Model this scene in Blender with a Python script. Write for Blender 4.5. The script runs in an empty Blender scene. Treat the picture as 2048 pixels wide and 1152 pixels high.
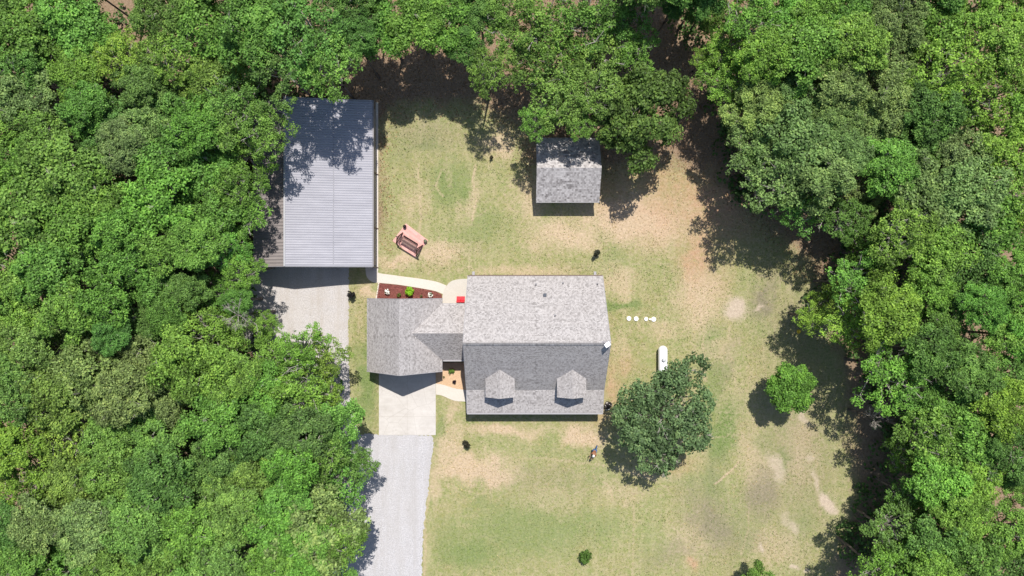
import bpy, bmesh, math, random
import numpy as np
from mathutils import Vector, Matrix

# ------------------------------------------------------------------ camera, light
SC = bpy.context.scene
COL = SC.collection
S = 0.05                      # metres on the ground for one step of the survey grid
FH = 1366.0                   # flying height in survey steps
cam_d = bpy.data.cameras.new('camera')
cam = bpy.data.objects.new('camera', cam_d)
COL.objects.link(cam)
cam.location = (0, 0, FH * S)
cam.rotation_euler = (0, 0, 0)
cam_d.sensor_width = 36.0
cam_d.lens = 36.0 * FH / 2048.0
cam_d.clip_end = 3000
SC.camera = cam

SUN = Vector((0.10, 0.495, 1.0)).normalized()
sl = bpy.data.lights.new('sun', 'SUN')
sl.energy = 5.0
sl.angle = math.radians(0.55)
sl.color = (1.0, 0.955, 0.89)
so = bpy.data.objects.new('sun', sl)
so.rotation_euler = SUN.to_track_quat('Z', 'Y').to_euler()
so.location = SUN * 100
COL.objects.link(so)
w = bpy.data.worlds.new('World')
SC.world = w
w.use_nodes = True
wn = w.node_tree.nodes
sky = wn.new('ShaderNodeTexSky')
sky.sky_type = 'NISHITA'
sky.sun_disc = False
sky.sun_elevation = math.asin(SUN.z)
sky.sun_rotation = math.atan2(SUN.x, SUN.y)
w.node_tree.links.new(sky.outputs[0], wn['Background'].inputs[0])
wn['Background'].inputs[1].default_value = 0.12
SC.view_settings.view_transform = 'Standard'
SC.view_settings.look = 'None'
SC.view_settings.exposure = 0.2
SC.view_settings.gamma = 1.0

rnd = random.Random(7)
NR = np.random.default_rng(11)

def P(ix, iy, h=0.0):
    """survey position (ix, iy) of a point h steps above the ground -> metres"""
    k = (FH - h) / FH
    return Vector(((ix - 1024) * k * S, -(iy - 576) * k * S, h * S))

# ------------------------------------------------------------------ bookkeeping
def tag(o, label=None, cat=None, group=None, kind=None):
    if label: o['label'] = label
    if cat: o['category'] = cat
    if group: o['group'] = group
    if kind: o['kind'] = kind
    return o

def empty(name, loc, label=None, cat=None, group=None, rz=0.0):
    o = bpy.data.objects.new(name, None)
    o.empty_display_size = 0.2
    o.location = loc
    o.rotation_euler = (0, 0, rz)
    COL.objects.link(o)
    return tag(o, label, cat, group)

def link(name, me, mat=None, parent=None):
    if mat is not None:
        for m in (mat if isinstance(mat, (list, tuple)) else [mat]):
            me.materials.append(m)
    o = bpy.data.objects.new(name, me)
    COL.objects.link(o)
    if parent is not None: o.parent = parent
    return o

def mesh_np(name, V, F, smooth=False):
    """V (n,3) array, F (m,4) or (m,3) array"""
    V = np.asarray(V, dtype=np.float32); F = np.asarray(F, dtype=np.int32)
    me = bpy.data.meshes.new(name)
    k = F.shape[1]
    me.vertices.add(len(V)); me.vertices.foreach_set('co', V.ravel())
    me.loops.add(F.size); me.loops.foreach_set('vertex_index', F.ravel())
    me.polygons.add(len(F)); me.polygons.foreach_set('loop_start', np.arange(len(F), dtype=np.int32) * k)
    me.update(calc_edges=True)
    if smooth: me.polygons.foreach_set('use_smooth', np.ones(len(F), dtype=bool))
    return me

class MB:
    def __init__(s): s.v = []; s.f = []
    def add(s, vs, fs):
        n = len(s.v); s.v += [tuple(v) for v in vs]; s.f += [tuple(i + n for i in f) for f in fs]; return s
    def box(s, c, d, rz=0.0, M=None):
        cx, cy, cz = c; x, y, z = d[0] / 2, d[1] / 2, d[2] / 2
        vs = [Vector((a, b, e)) for a in (-x, x) for b in (-y, y) for e in (-z, z)]
        R = M if M is not None else Matrix.Rotation(rz, 3, 'Z')
        vs = [R @ v + Vector(c) for v in vs]
        return s.add(vs, [(0, 1, 3, 2), (4, 6, 7, 5), (0, 4, 5, 1), (2, 3, 7, 6), (0, 2, 6, 4), (1, 5, 7, 3)])
    def tube(s, a, b, ra, rb=None, n=8, caps=True):
        rb = ra if rb is None else rb
        a = Vector(a); b = Vector(b); d = (b - a)
        if d.length < 1e-6: return s
        q = d.to_track_quat('Z', 'Y').to_matrix()
        vs = []
        for (p, r) in ((a, ra), (b, rb)):
            for i in range(n):
                t = 2 * math.pi * i / n
                vs.append(p + q @ Vector((math.cos(t) * r, math.sin(t) * r, 0)))
        fs = [(i, (i + 1) % n, n + (i + 1) % n, n + i) for i in range(n)]
        if caps: fs += [tuple(range(n - 1, -1, -1)), tuple(range(n, 2 * n))]
        return s.add(vs, fs)
    def bar(s, a, b, w_, h_):
        a = Vector(a); b = Vector(b); d = b - a; L = d.length
        q = d.to_track_quat('X', 'Z').to_matrix()
        return s.box((a + b) / 2, (L, w_, h_), M=q)
    def lathe(s, c, prof, n=20, M=None):
        vs = []; c = Vector(c)
        for (r, z) in prof:
            for i in range(n):
                t = 2 * math.pi * i / n
                v = Vector((r * math.cos(t), r * math.sin(t), z))
                vs.append((M @ v if M is not None else v) + c)
        fs = []
        for j in range(len(prof) - 1):
            for i in range(n):
                fs.append((j * n + i, j * n + (i + 1) % n, (j + 1) * n + (i + 1) % n, (j + 1) * n + i))
        fs.append(tuple(range(n - 1, -1, -1))); fs.append(tuple(range((len(prof) - 1) * n, len(prof) * n)))
        return s.add(vs, fs)
    def build(s, name, mat=None, parent=None, smooth=False, bevel=0.0):
        me = bpy.data.meshes.new(name)
        me.from_pydata(s.v, [], s.f); me.update()
        bm = bmesh.new(); bm.from_mesh(me)
        bmesh.ops.recalc_face_normals(bm, faces=bm.faces)
        bm.to_mesh(me); bm.free()
        if smooth:
            for p in me.polygons: p.use_smooth = True
        o = link(name, me, mat, parent)
        if bevel > 0:
            m = o.modifiers.new('bevel', 'BEVEL'); m.width = bevel; m.segments = 2; m.limit_method = 'ANGLE'
        return o

def slab(points, t):
    """a plate following the polygon `points` (top surface), t thick downwards"""
    m = MB(); n = len(points)
    top = [Vector(p) for p in points]; bot = [p - Vector((0, 0, t)) for p in top]
    fs = [tuple(range(n)), tuple(range(2 * n - 1, n - 1, -1))]
    for i in range(n): fs.append((i, (i + 1) % n, n + (i + 1) % n, n + i))
    return m.add(top + bot, fs)

# ------------------------------------------------------------------ materials
class NT:
    def __init__(s, name):
        s.m = bpy.data.materials.new(name); s.m.use_nodes = True
        s.t = s.m.node_tree; s.b = s.t.nodes['Principled BSDF']; s.out = s.t.nodes['Material Output']
    def n(s, kind, **kw):
        o = s.t.nodes.new(kind)
        for k, v in kw.items():
            if k.startswith('i_'): 
                key = k[2:]
                o.inputs[int(key) if key.isdigit() else key].default_value = v
            else: setattr(o, k, v)
        return o
    def l(s, a, b): s.t.links.new(a, b)
    def noise(s, vec, scale, detail=3.0, rough=0.6):
        o = s.n('ShaderNodeTexNoise'); o.inputs['Scale'].default_value = scale
        o.inputs['Detail'].default_value = detail; o.inputs['Roughness'].default_value = rough
        if vec is not None: s.l(vec, o.inputs['Vector'])
        return o.outputs[0]
    def ramp(s, fac, a, b, lo=0.0, hi=1.0):
        o = s.n('ShaderNodeMapRange'); o.inputs['From Min'].default_value = a; o.inputs['From Max'].default_value = b
        o.inputs['To Min'].default_value = lo; o.inputs['To Max'].default_value = hi
        s.l(fac, o.inputs['Value']); return o.outputs[0]
    def mix(s, fac, a, b, blend='MIX'):
        o = s.n('ShaderNodeMix', data_type='RGBA', blend_type=blend)
        for (v, i) in ((fac, 0), (a, 6), (b, 7)):
            if isinstance(v, (int, float)): o.inputs[i].default_value = v
            elif isinstance(v, (tuple, list)): o.inputs[i].default_value = tuple(v) + ((1,) if len(v) == 3 else ())
            else: s.l(v, o.inputs[i])
        return o.outputs[2]
    def math(s, op, a, b=0.0, clamp=False):
        o = s.n('ShaderNodeMath', operation=op, use_clamp=clamp)
        for (v, i) in ((a, 0), (b, 1)):
            if isinstance(v, (int, float)): o.inputs[i].default_value = v
            else: s.l(v, o.inputs[i])
        return o.outputs[0]
    def bump(s, h, strength=0.3, dist=0.02):
        o = s.n('ShaderNodeBump'); o.inputs['Strength'].default_value = strength; o.inputs['Distance'].default_value = dist
        s.l(h, o.inputs['Height']); s.l(o.outputs[0], s.b.inputs['Normal'])
    def pos(s):
        return s.n('ShaderNodeNewGeometry').outputs['Position']
    def col(s, c): s.l(c, s.b.inputs['Base Color'])

def simple(name, c, rough=0.6, var=0.12, scale=6.0, metal=0.0, spec=None):
    t = NT(name); p = t.n('ShaderNodeTexCoord').outputs['Object']
    n = t.ramp(t.noise(p, scale, 4), 0.3, 0.7)
    a = tuple(x * (1 - var) for x in c); b = tuple(min(1, x * (1 + var)) for x in c)
    t.col(t.mix(n, a, b)); t.b.inputs['Roughness'].default_value = rough; t.b.inputs['Metallic'].default_value = metal
    if spec is not None: t.b.inputs['Specular IOR Level'].default_value = spec
    return t.m

def speckle(name, c1, c2, c3, s_fine, s_mid, s_big, rough=0.9, amt=0.8, bump=0.4, dist=0.02):
    t = NT(name); p = t.pos()
    f = t.ramp(t.noise(p, s_fine, 2, 0.7), 0.32, 0.68)
    m = t.ramp(t.noise(p, s_mid, 4, 0.65), 0.35, 0.65)
    g = t.ramp(t.noise(p, s_big, 4, 0.6), 0.35, 0.65)
    c = t.mix(f, c1, c2)
    c = t.mix(t.math('MULTIPLY', m, amt), c, t.mix(f, c1, c3))
    c = t.mix(t.math('MULTIPLY', g, 0.35), c, c3)
    t.col(c); t.b.inputs['Roughness'].default_value = rough; t.b.inputs['Specular IOR Level'].default_value = 0.15
    t.bump(f, bump, dist)
    return t.m
def ruts(m, tan):
    t = NT.__new__(NT); t.m = m; t.t = m.node_tree; t.b = t.t.nodes['Principled BSDF']; old = t.b.inputs['Base Color'].links[0].from_socket
    mp = t.n('ShaderNodeMapping'); mp.inputs['Scale'].default_value = (0.9, 0.09, 1); t.l(t.pos(), mp.inputs['Vector'])
    f = t.ramp(t.noise(mp.outputs[0], 1.3, 5, .7), .45, .65, 0, .45); t.col(t.mix(f, old, tan))
    f2 = t.ramp(t.noise(t.pos(), 1.7, 5, .75), .58, .70, 0, .45); t.col(t.mix(f2, t.b.inputs['Base Color'].links[0].from_socket, tuple(v * .7 for v in tan)))

M_gravel = speckle('white_gravel', (0.32, 0.312, 0.32), (0.545, 0.535, 0.55), (0.49, 0.47, 0.475), 9.0, 1.6, 0.2)
M_gravel2 = speckle('grey_gravel', (0.33, 0.31, 0.30), (0.56, 0.54, 0.54), (0.50, 0.46, 0.43), 9.0, 1.2, 0.16)
ruts(M_gravel, (0.36, 0.34, 0.325)); ruts(M_gravel2, (0.37, 0.325, 0.275))
M_mulch = speckle('red_mulch', (0.07, 0.022, 0.018), (0.30, 0.11, 0.09), (0.17, 0.06, 0.05), 9.0, 2.5, 0.6, bump=0.8)
M_sand = speckle('tan_pea_gravel', (0.42, 0.27, 0.15), (0.66, 0.48, 0.31), (0.58, 0.40, 0.27), 14.0, 3.0, 0.6)
M_walk = speckle('pale_concrete', (0.52, 0.475, 0.415), (0.62, 0.575, 0.515), (0.56, 0.51, 0.45), 12.0, 1.3, 0.4, bump=0.1)
M_patio = speckle('patio_concrete', (0.46, 0.43, 0.37), (0.55, 0.52, 0.46), (0.49, 0.46, 0.41), 12.0, 1.3, 0.4, bump=0.1)

def mk_concrete():
    t = NT('driveway_concrete'); p = t.pos()
    f = t.noise(p, 14, 3, 0.7); m = t.ramp(t.noise(p, 0.7, 5, 0.65), 0.3, 0.7)
    mp = t.n('ShaderNodeMapping'); mp.inputs['Scale'].default_value = (0.5, 3.0, 1); t.l(p, mp.inputs['Vector'])
    st = t.ramp(t.noise(mp.outputs[0], 1.2, 4, 0.6), 0.35, 0.7)
    c = t.mix(m, (0.43, 0.40, 0.37), (0.56, 0.53, 0.50)); c = t.mix(t.math('MULTIPLY', st, 0.4), c, (0.60, 0.575, 0.55))
    c = t.mix(t.ramp(f, 0.3, 0.7, 0.0, 0.25), c, (0.40, 0.36, 0.31))
    sn = t.ramp(t.noise(p, 0.9, 6, .8), .56, .68, 0, .35); c = t.mix(sn, c, (0.33, 0.30, 0.27))
    cr = t.n('ShaderNodeTexVoronoi', feature='DISTANCE_TO_EDGE'); cr.inputs['Scale'].default_value = 0.45; t.l(p, cr.inputs['Vector'])
    c = t.mix(t.ramp(cr.outputs['Distance'], .0, .012, .35, 0), c, (0.25, 0.22, 0.19))
    t.col(c); t.b.inputs['Roughness'].default_value = 0.85
    return t.m
M_conc = mk_concrete()

def mk_shingle(name, c1, c2, c3, bw=0.24, rh=0.15):
    t = NT(name); uv = t.n('ShaderNodeUVMap').outputs[0]
    br = t.n('ShaderNodeTexBrick'); t.l(uv, br.inputs['Vector'])
    br.inputs['Color1'].default_value = c1 + (1,); br.inputs['Color2'].default_value = c2 + (1,)
    br.inputs['Mortar'].default_value = tuple(x * 0.72 for x in c1) + (1,)
    br.inputs['Scale'].default_value = 1.0; br.inputs['Mortar Size'].default_value = 0.008; br.inputs['Bias'].default_value = 0.0
    br.inputs['Brick Width'].default_value = bw; br.inputs['Row Height'].default_value = rh; br.offset = 0.37
    b2 = t.n('ShaderNodeTexBrick'); t.l(uv, b2.inputs['Vector'])
    b2.inputs['Color1'].default_value = (0.0, 0.0, 0.0, 1); b2.inputs['Color2'].default_value = (1, 1, 1, 1); b2.inputs['Mortar'].default_value = (0.3, 0.3, 0.3, 1)
    b2.inputs['Scale'].default_value = 1.0; b2.inputs['Mortar Size'].default_value = 0.0
    b2.inputs['Brick Width'].default_value = bw * .63; b2.inputs['Row Height'].default_value = rh; b2.offset = 0.61
    c = t.mix(t.math('MULTIPLY', b2.outputs[0], 0.5), br.outputs[0], c3)
    g = t.ramp(t.noise(uv, 0.45, 4, 0.6), 0.3, 0.7, 0.0, 0.22)
    c = t.mix(g, c, (0.33, 0.30, 0.28))
    fine = t.ramp(t.noise(uv, 30, 2, 0.7), 0.3, 0.7, 0.86, 1.12)
    c = t.mix(1.0, c, fine, 'MULTIPLY')
    t.col(c); t.b.inputs['Roughness'].default_value = 0.95; t.b.inputs['Specular IOR Level'].default_value = 0.1
    t.bump(br.outputs[1], -0.5, 0.01)
    return t.m
M_shingle = mk_shingle('grey_asphalt_shingles', (0.215, 0.20, 0.195), (0.40, 0.375, 0.368), (0.60, 0.57, 0.56), 0.19, 0.135)
M_shingle_shed = mk_shingle('shed_asphalt_shingles', (0.15, 0.138, 0.136), (0.38, 0.36, 0.355), (0.74, 0.71, 0.70), 0.26, 0.17)

def mk_metal(name, c1, c2):
    t = NT(name); p = t.pos()
    mp = t.n('ShaderNodeMapping'); mp.inputs['Scale'].default_value = (0.12, 1.0, 1); t.l(p, mp.inputs['Vector'])
    a = t.ramp(t.noise(mp.outputs[0], 2.2, 4, 0.6), 0.3, 0.7); b = t.ramp(t.noise(p, 0.35, 4, 0.6), 0.3, 0.7)
    c = t.mix(a, c1, c2); c = t.mix(t.math('MULTIPLY', b, 0.4), c, c1)
    t.col(c); t.b.inputs['Roughness'].default_value = 0.7; t.b.inputs['Metallic'].default_value = 0.0; t.b.inputs['Specular IOR Level'].default_value = 0.25
    return t.m
M_metal = mk_metal('galvalume_roof', (0.30, 0.297, 0.33), (0.38, 0.375, 0.41))
M_metal2 = mk_metal('weathered_tan_roof', (0.20, 0.175, 0.17), (0.27, 0.24, 0.23))
M_wallm = simple('building_siding', (0.28, 0.26, 0.25), 0.6)
M_trim = simple('white_trim', (0.72, 0.71, 0.70), 0.5, 0.05)
M_edge = simple('grey_drip_edge', (0.33, 0.32, 0.33), 0.6, 0.05)
M_gutter = simple('brown_gutter', (0.12, 0.075, 0.06), 0.4)
M_wall = simple('brick_wall', (0.30, 0.17, 0.13), 0.8, 0.25, 20)
M_siding = simple('cream_siding', (0.55, 0.52, 0.46), 0.7, 0.05)
M_glass = simple('window_glass', (0.02, 0.025, 0.03), 0.08, 0.0)
M_dark = simple('dark_metal', (0.03, 0.035, 0.045), 0.5)
M_white = simple('white_paint', (0.80, 0.80, 0.80), 0.35, 0.03)
M_plastic = simple('white_plastic_lid', (0.82, 0.81, 0.79), 0.5, 0.04)
M_wood = simple('weathered_dark_wood', (0.075, 0.035, 0.03), 0.7, 0.35, 14)
M_wood2 = simple('grey_brown_slats', (0.19, 0.125, 0.105), 0.75, 0.3, 14)
M_red = simple('red_cushion', (0.75, 0.02, 0.035), 0.6, 0.1)
M_bark = simple('grey_bark', (0.11, 0.09, 0.075), 0.9, 0.4, 5)
M_bark_pale = simple('pale_bark', (0.34, 0.31, 0.27), 0.9, 0.3, 5)
M_stone = simple('white_stone', (0.68, 0.60, 0.52), 0.8, 0.15, 8)
M_terra = simple('clay_pot', (0.20, 0.10, 0.09), 0.8, 0.2, 8)
M_yellow = simple('yellow_plastic', (0.65, 0.45, 0.03), 0.5)

def mk_paver():
    t = NT('pink_pavers'); tc = t.n('ShaderNodeTexCoord').outputs['Object']
    br = t.n('ShaderNodeTexBrick'); t.l(tc, br.inputs['Vector'])
    br.inputs['Color1'].default_value = (0.60, 0.29, 0.26, 1); br.inputs['Color2'].default_value = (0.68, 0.38, 0.345, 1)
    br.inputs['Mortar'].default_value = (0.52, 0.36, 0.28, 1); br.inputs['Scale'].default_value = 1.0
    br.inputs['Brick Width'].default_value = 0.4; br.inputs['Row Height'].default_value = 0.2; br.inputs['Mortar Size'].default_value = 0.012
    t.col(br.outputs[0]); t.b.inputs['Roughness'].default_value = 0.9
    return t.m
M_paver = mk_paver()

def mk_leaf(name='foliage'):
    t = NT(name)
    oi = t.n('ShaderNodeObjectInfo')
    at = t.n('ShaderNodeAttribute', attribute_name='tint')
    tint = at.outputs['Fac']
    base = oi.outputs['Color']
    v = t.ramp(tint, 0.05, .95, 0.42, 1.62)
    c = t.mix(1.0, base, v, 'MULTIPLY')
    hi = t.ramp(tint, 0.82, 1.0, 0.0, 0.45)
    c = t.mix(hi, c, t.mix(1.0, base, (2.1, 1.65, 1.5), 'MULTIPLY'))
    t.col(c)
    t.b.inputs['Roughness'].default_value = 0.55; t.b.inputs['Specular IOR Level'].default_value = 0.22
    tr = t.n('ShaderNodeBsdfTranslucent')
    t.l(t.mix(1.0, c, (1.2, 1.3, 0.6), 'MULTIPLY'), tr.inputs['Color'])
    ms = t.n('ShaderNodeMixShader'); ms.inputs[0].default_value = 0.30
    t.l(t.b.outputs[0], ms.inputs[1]); t.l(tr.outputs[0], ms.inputs[2]); t.l(ms.outputs[0], t.out.inputs[0])
    return t.m
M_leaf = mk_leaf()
def mk_flat_leaf(name, c):
    t = NT(name); at = t.n('ShaderNodeAttribute', attribute_name='tint')
    v = t.ramp(at.outputs['Fac'], 0, 1, 0.6, 1.4); cc = t.mix(1.0, c, v, 'MULTIPLY'); t.col(cc)
    t.b.inputs['Roughness'].default_value = 0.6
    return t.m
M_flower = mk_flat_leaf('white_petals', (0.75, 0.72, 0.66))

# ------------------------------------------------------------------ ground sheet
def seg_dist(px, py, poly):
    d = np.full(px.shape, 1e9)
    for (a, b) in zip(poly[:-1], poly[1:]):
        ax, ay = a; bx, by = b; dx, dy = bx - ax, by - ay
        t = np.clip(((px - ax) * dx + (py - ay) * dy) / (dx * dx + dy * dy + 1e-9), 0, 1)
        d = np.minimum(d, np.hypot(px - ax - t * dx, py - ay - t * dy))
    return d
def inside(px, py, poly):
    r = np.zeros(px.shape, bool); n = len(poly)
    for i in range(n):
        x1, y1 = poly[i]; x2, y2 = poly[(i + 1) % n]
        c = ((y1 > py) != (y2 > py)) & (px < (x2 - x1) * (py - y1) / (y2 - y1 + 1e-12) + x1)
        r ^= c
    return r
def fbm(x, y, scale, seed, octs=4):
    """smooth value noise, 0..1"""
    out = np.zeros(x.shape); amp = 1.0; tot = 0
    for o in range(octs):
        r = np.random.default_rng(seed + o * 17); g = r.random((128, 128))
        u = x / scale * (2 ** o) + 31.7 * o; v = y / scale * (2 ** o) + 11.3 * o
        i = np.floor(u).astype(int); j = np.floor(v).astype(int); fu = u - i; fv = v - j
        fu = fu * fu * (3 - 2 * fu); fv = fv * fv * (3 - 2 * fv)
        a = g[i % 128, j % 128]; b = g[(i + 1) % 128, j % 128]; c = g[i % 128, (j + 1) % 128]; d = g[(i + 1) % 128, (j + 1) % 128]
        out += amp * ((a * (1 - fu) + b * fu) * (1 - fv) + (c * (1 - fu) + d * fu) * fv); tot += amp; amp *= 0.55
    return out / tot

LAWN = [(690, 480), (757, 480), (757, 235), (830, 205), (960, 210), (1050, 260), (1060, 340), (1220, 330), (1340, 320), (1450, 360), (1560, 470),
        (1640, 560), (1680, 700), (1700, 850), (1710, 1000), (1660, 1152), (1660, 1500), (640, 1500), (640, 900), (640, 480)]
# patches: channel, x, y, rx, ry, angle, strength
PATCH = [
 ('dry', 950, 940, 95, 32, 5, 1.0), ('dry', 900, 900, 30, 60, 20, 0.7), ('dry', 1010, 860, 90, 16, 0, 0.8), ('dry', 1170, 870, 50, 25, 0, 0.9), ('dry', 905, 830, 22, 40, 0, 0.6),
 ('dry', 1270, 440, 130, 60, 5, 0.9), ('dry', 1130, 470, 90, 40, 0, 0.75), ('dry', 1060, 400, 40, 60, 0, 0.6), ('dry', 880, 500, 80, 30, 0, 0.7), ('dry', 800, 525, 50, 18, 0, 0.8), ('dry', 1050, 540, 160, 14, 0, 0.55),
 ('dry', 1000, 290, 40, 40, 30, 0.7), ('dry', 830, 400, 30, 50, 10, 0.45), ('dry', 1240, 560, 40, 40, 0, 0.6), ('dry', 1400, 600, 60, 80, 0, 0.7), ('dry', 1510, 930, 45, 90, -20, 0.55), ('dry', 1600, 900, 40, 90, 0, 0.55),
 ('dry', 1250, 990, 60, 25, 0, 0.45), ('dry', 1100, 1000, 90, 40, 0, 0.35), ('dry', 725, 640, 12, 60, 0, 0.35), ('dry', 730, 585, 26, 20, 0, 0.75), ('dry', 1430, 700, 60, 40, 0, 0.5), ('dry', 1320, 660, 50, 20, 0, 0.5), ('dry', 870, 960, 14, 60, 0, .6),
 ('dry', 1560, 1090, 70, 50, 0, 0.5), ('dry', 940, 400, 18, 60, 15, 0.5), ('dry', 900, 350, 12, 50, -10, .35), ('dry', 1380, 1080, 60, 60, 0, .45), ('dry', 1240, 700, 30, 50, 0, .4), ('dry', 1500, 800, 90, 90, 0, .35),
 ('green', 900, 370, 55, 60, 0, 0.7), ('green', 960, 450, 70, 60, 0, 0.5), ('green', 930, 330, 60, 20, 30, 0.4), ('green', 800, 300, 30, 60, 0, 0.35), ('green', 1150, 600, 40, 20, 0, .3), ('green', 1240, 610, 50, 10, 0, 0.9),
 ('green', 1420, 690, 30, 70, 10, 0.8), ('green', 1450, 860, 35, 90, 10, 0.9), ('green', 735, 760, 26, 110, 0, 0.85), ('green', 1060, 1060, 180, 80, 0, 0.6), ('green', 980, 1010, 60, 20, 0, .5), ('green', 1180, 1050, 90, 50, 0, .5), ('green', 940, 1110, 80, 50, 0, .7), ('green', 1430, 780, 40, 100, 0, .6), ('green', 900, 1090, 50, 70, 0, 0.55), ('green', 1300, 1090, 50, 80, 0, 0.35),
 ('green', 1230, 520, 30, 50, 0, 0.4), ('green', 1140, 545, 130, 18, 0, 0.4), ('green', 1420, 960, 40, 50, 0, .6), ('green', 1560, 920, 30, 35, 0, 0.6), ('green', 1100, 900, 120, 25, 0, .35), ('green', 1530, 900, 25, 60, 0, .5), ('green', 880, 870, 12, 50, 0, .6), ('green', 940, 500, 60, 20, 0, .4),
 ('green', 1050, 940, 60, 20, 0, .35), ('green', 1500, 560, 25, 50, 0, .3), ('green', 1480, 1060, 40, 60, 0, .4), ('green', 1600, 1060, 40, 60, 0, .45), ('green', 855, 290, 60, 20, 0, .5),
 ('dirt', 1475, 618, 22, 20, 20, 1.1), ('dirt', 1520, 615, 10, 5, -25, 0.8), ('dirt', 1649, 1005, 9, 24, -25, 1.2), ('dirt', 1662, 1022, 14, 7, 0, 0.9), ('dirt', 1585, 1133, 9, 6, 20, 1.0), ('dirt', 1608, 1142, 8, 5, 0, 0.9), ('dirt', 1524, 1096, 4, 9, 0, 0.9),
 ('dirt', 1552, 935, 13, 34, -30, 0.75), ('dirt', 1608, 830, 8, 22, -15, 0.75), ('dirt', 1590, 1050, 8, 14, -30, .7), ('dirt', 1630, 960, 4, 20, -8, .7), ('dirt', 1580, 1040, 22, 9, 50, .5), ('dirt', 1620, 915, 4, 10, 0, .6), ('dirt', 1300, 950, 60, 7, 10, 0.25),
 ('red', 1440, 400, 100, 90, 0, 1.0), ('red', 1400, 500, 40, 60, 0, 0.9), ('red', 1330, 410, 60, 50, 0, 0.6), ('red', 1300, 350, 60, 60, 0, .7),
 ('red', 1390, 520, 24, 60, 5, 0.8), ('red', 1360, 430, 40, 60, 0, 0.45), ('red', 1385, 1128, 14, 10, 30, 0.9), ('red', 1225, 780, 14, 50, 0, 0.7), ('red', 1370, 370, 50, 40, 0, 0.7), ('red', 1400, 300, 40, 80, 0, 0.8), ('red', 1250, 730, 20, 20, 0, .5), ('red', 1310, 470, 60, 30, 0, 0.25), ('red', 1330, 920, 60, 25, 0, .6), ('red', 1440, 560, 30, 40, 0, .3), ('red', 1230, 370, 40, 60, 0, .6), ('red', 1195, 830, 20, 20, 0, .5), ('red', 1200, 160, 90, 60, 0, .4),
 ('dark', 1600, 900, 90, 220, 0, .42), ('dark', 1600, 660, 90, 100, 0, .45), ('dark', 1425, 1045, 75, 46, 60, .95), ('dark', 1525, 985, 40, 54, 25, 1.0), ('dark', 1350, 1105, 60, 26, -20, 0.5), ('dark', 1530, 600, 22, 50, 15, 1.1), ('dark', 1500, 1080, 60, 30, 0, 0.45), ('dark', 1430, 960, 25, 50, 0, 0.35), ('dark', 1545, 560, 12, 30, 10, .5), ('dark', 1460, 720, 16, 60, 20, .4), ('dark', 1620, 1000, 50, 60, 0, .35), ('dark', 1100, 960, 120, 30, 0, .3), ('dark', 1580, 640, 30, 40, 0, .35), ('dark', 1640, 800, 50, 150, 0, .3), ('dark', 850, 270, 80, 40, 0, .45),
]
LINES = [  # thin worn tracks: points, half width, strength
 ([(836, 330), (838, 380), (842, 430), (838, 480)], 3, .6), ([(950, 330), (945, 360), (952, 400), (944, 440)], 4, .7), ([(1055, 350), (1000, 400), (960, 430), (900, 450)], 3, .35), ([(884, 340), (870, 372), (886, 392)], 3, .5),
 ([(1475, 925), (1460, 945), (1430, 968)], 2.5, .8), ([(1265, 960), (1268, 1060), (1265, 1152)], 4, .4), ([(1280, 1000), (1220, 970), (1150, 985)], 3, .35), ([(1200, 958), (1220, 975), (1225, 995)], 1.5, .8), ([(1225, 955), (1250, 985)], 1.5, .5),
 ([(990, 930), (1045, 960), (960, 990), (890, 970)], 3, .4), ([(1410, 760), (1405, 690), (1420, 600), (1428, 540)], 6, .55), ([(1470, 760), (1455, 690), (1462, 600)], 5, .45), ([(1340, 980), (1300, 955), (1200, 930), (1080, 915), (980, 925)], 4, .4),
 ([(1640, 880), (1632, 960), (1640, 1030)], 5, .4), ([(1500, 1000), (1495, 1060), (1480, 1110)], 3, .5), ([(1380, 880), (1480, 870), (1560, 880)], 3, .35), ([(1260, 660), (1300, 655), (1360, 665)], 3, .4), ([(862, 960), (850, 1040), (848, 1152)], 4, .5),
]
def fill_patches(ch, gx, gy, wx, wy):
    for (k, x, y, rx, ry, a, s) in PATCH:
        ca, sa = math.cos(math.radians(a)), math.sin(math.radians(a))
        small = min(rx, ry) < 16 or k == 'dirt'
        qx, qy = (gx * .45 + wx * .55, gy * .45 + wy * .55) if small else (wx, wy)
        u = ((qx - x) * ca + (qy - y) * sa) / rx; v = (-(qx - x) * sa + (qy - y) * ca) / ry
        r = np.sqrt(u * u + v * v)
        e = np.clip(1.35 - r, 0, 1) / 0.7 if k == 'dirt' else np.exp(-(r * r) * 1.1) * 1.15
        ch[k] = np.maximum(ch[k], s * np.clip(e, 0, 1))
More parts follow.
